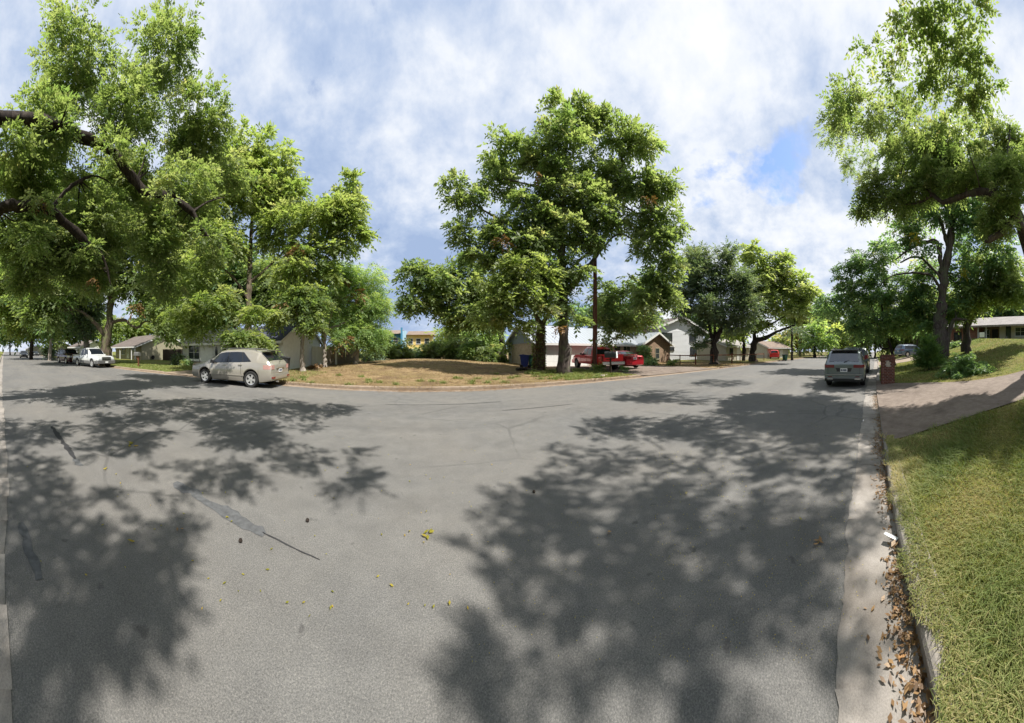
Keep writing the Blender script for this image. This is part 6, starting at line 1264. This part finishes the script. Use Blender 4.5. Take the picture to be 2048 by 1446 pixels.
# leaves that one can pick out singly
for i, (px, py, mt, s, lab) in enumerate([(265, 889, 'yellow', .10, 'yellow green leaf spray on the left shaded asphalt near the long crack'), (213, 939, 'yellow', .05, 'small green leaf between two sunny patches on the left'), (360, 1062, 'dead', .045, 'single orange leaf below the grey crack filling'), (256, 1086, 'yellow', .05, 'curled yellow leaf at the bottom left of the road'), (455, 1038, 'yellow', .03, 'tiny leaf lying on the long grey crack filling'), (857, 1070, 'yellow', .06, 'pale yellow leaf cluster on bare sunlit asphalt at the bottom centre'),
        (1220, 1070, 'dead', .04, 'light brown leaf on shaded asphalt right of centre'), (1372, 988, 'yellow', .04, 'small yellow leaf in the dappled shade mid right'), (1640, 1085, 'dead', .06, 'crumpled brown leaf beside the gutter edge'), (1605, 1042, 'yellow', .04, 'green leaf on the shaded asphalt near the gutter')]):
    p = gp(px, py); r_ = np.random.default_rng(i+3); nL = 5 if s > .05 else 2
    Pp = np.array([[0, 0, 0.0]]*nL)+r_.normal(0, s*.35, (nL, 3))*[1, 1, 0]
    me = quads_mesh('fallen_leaf', flat_leaves(Pp, np.full(nL, s*.5), r_, .3), M[mt], r_.uniform(.4, 1, nL)); tag(link('fallen_leaf', me, None, (p.x, p.y, .02)), lab, 'leaf', 'single fallen leaves on the road')
p = gp(1782, 1079, .03); m = MB(); m.hexa([(-.06, -.025, 0), (.06, -.02, .006), (.06, .02, .012), (-.055, .03, .01), (-.06, -.025, .003), (.06, -.02, .009), (.06, .02, .015), (-.055, .03, .013)])
o = m.build('paper_scrap', M['paper'], None, None, (p.x, p.y, .05)); o.rotation_euler = (.1, -.12, .9); tag(o, 'crumpled white paper scrap on the brown leaves in the gutter', 'litter')
for px, py, lab in ((1790, 1096, 'large curled tan leaf just below the white paper scrap'), (1783, 1020, 'big orange brown leaf on top of the gutter leaf pile')):
    p = gp(px, py, .03); r_ = np.random.default_rng(px); V = flat_leaves(np.array([[0, 0, 0], [.01, .01, .01]]), np.array([.05, .04]), r_, .5); tag(link('fallen_leaf', quads_mesh('fallen_leaf', V, M['dead'], [.9, .8]), None, (p.x, p.y, .055)), lab, 'leaf')
# walnuts / pebbles, stones by the far mailbox
for i, (px, py, lab) in enumerate([(615, 1044, 'dark nut husk on sunlit asphalt right of the crack filling'), (481, 1085, 'brown nut on the road left of the tar line end'), (1068, 986, 'dark nut at the edge of the tree shadow')]):
    p = gp(px, py); m = MB(); m.lathe([(0, -.018), (.013, -.012), (.018, 0), (.013, .013), (0, .018)], 10, 'z'); tag(m.build('nut_husk', M['bark_dark'], None, 50, (p.x, p.y, .017)), lab, 'nut')
for i, (px, py, s, lab) in enumerate([(1205, 752, .16, 'pale flat stone left of the mailbox post foot'), (1195, 754, .12, 'small pale stone farthest from the mailbox post'), (1212, 753, .11, 'rounded stone nearest the mailbox post foot')]):
    p = on(px, 14.8+.4*i); rr = random.Random(i); m = MB(); pr = [(s*math.cos(a)*rr.uniform(.8, 1.2), s*.7*math.sin(a)*rr.uniform(.8, 1.2)) for a in np.linspace(0, 2*math.pi, 9)[:-1]]; m.prism(pr, 'z', -.03, s*.55); tag(m.build('stone', M['stone'], None, 30, p), lab, 'stone')
p = on(1046, 17.6); o = m = MB(); m.tube([(-.5, 0, .12), (-.1, .1, .16), (.4, .0, .1), (.8, .15, .05)], [.09, .1, .08, .03], 8, wob=.1, seed=4); m.tube([(.1, .05, .15), (.2, -.25, .32)], [.05, .02], 6); tag(m.build('dead_branch', M['bark_dark'], None, 50, p), 'fallen dead branch lying on the dry lot left of the twin trunks', 'branch')
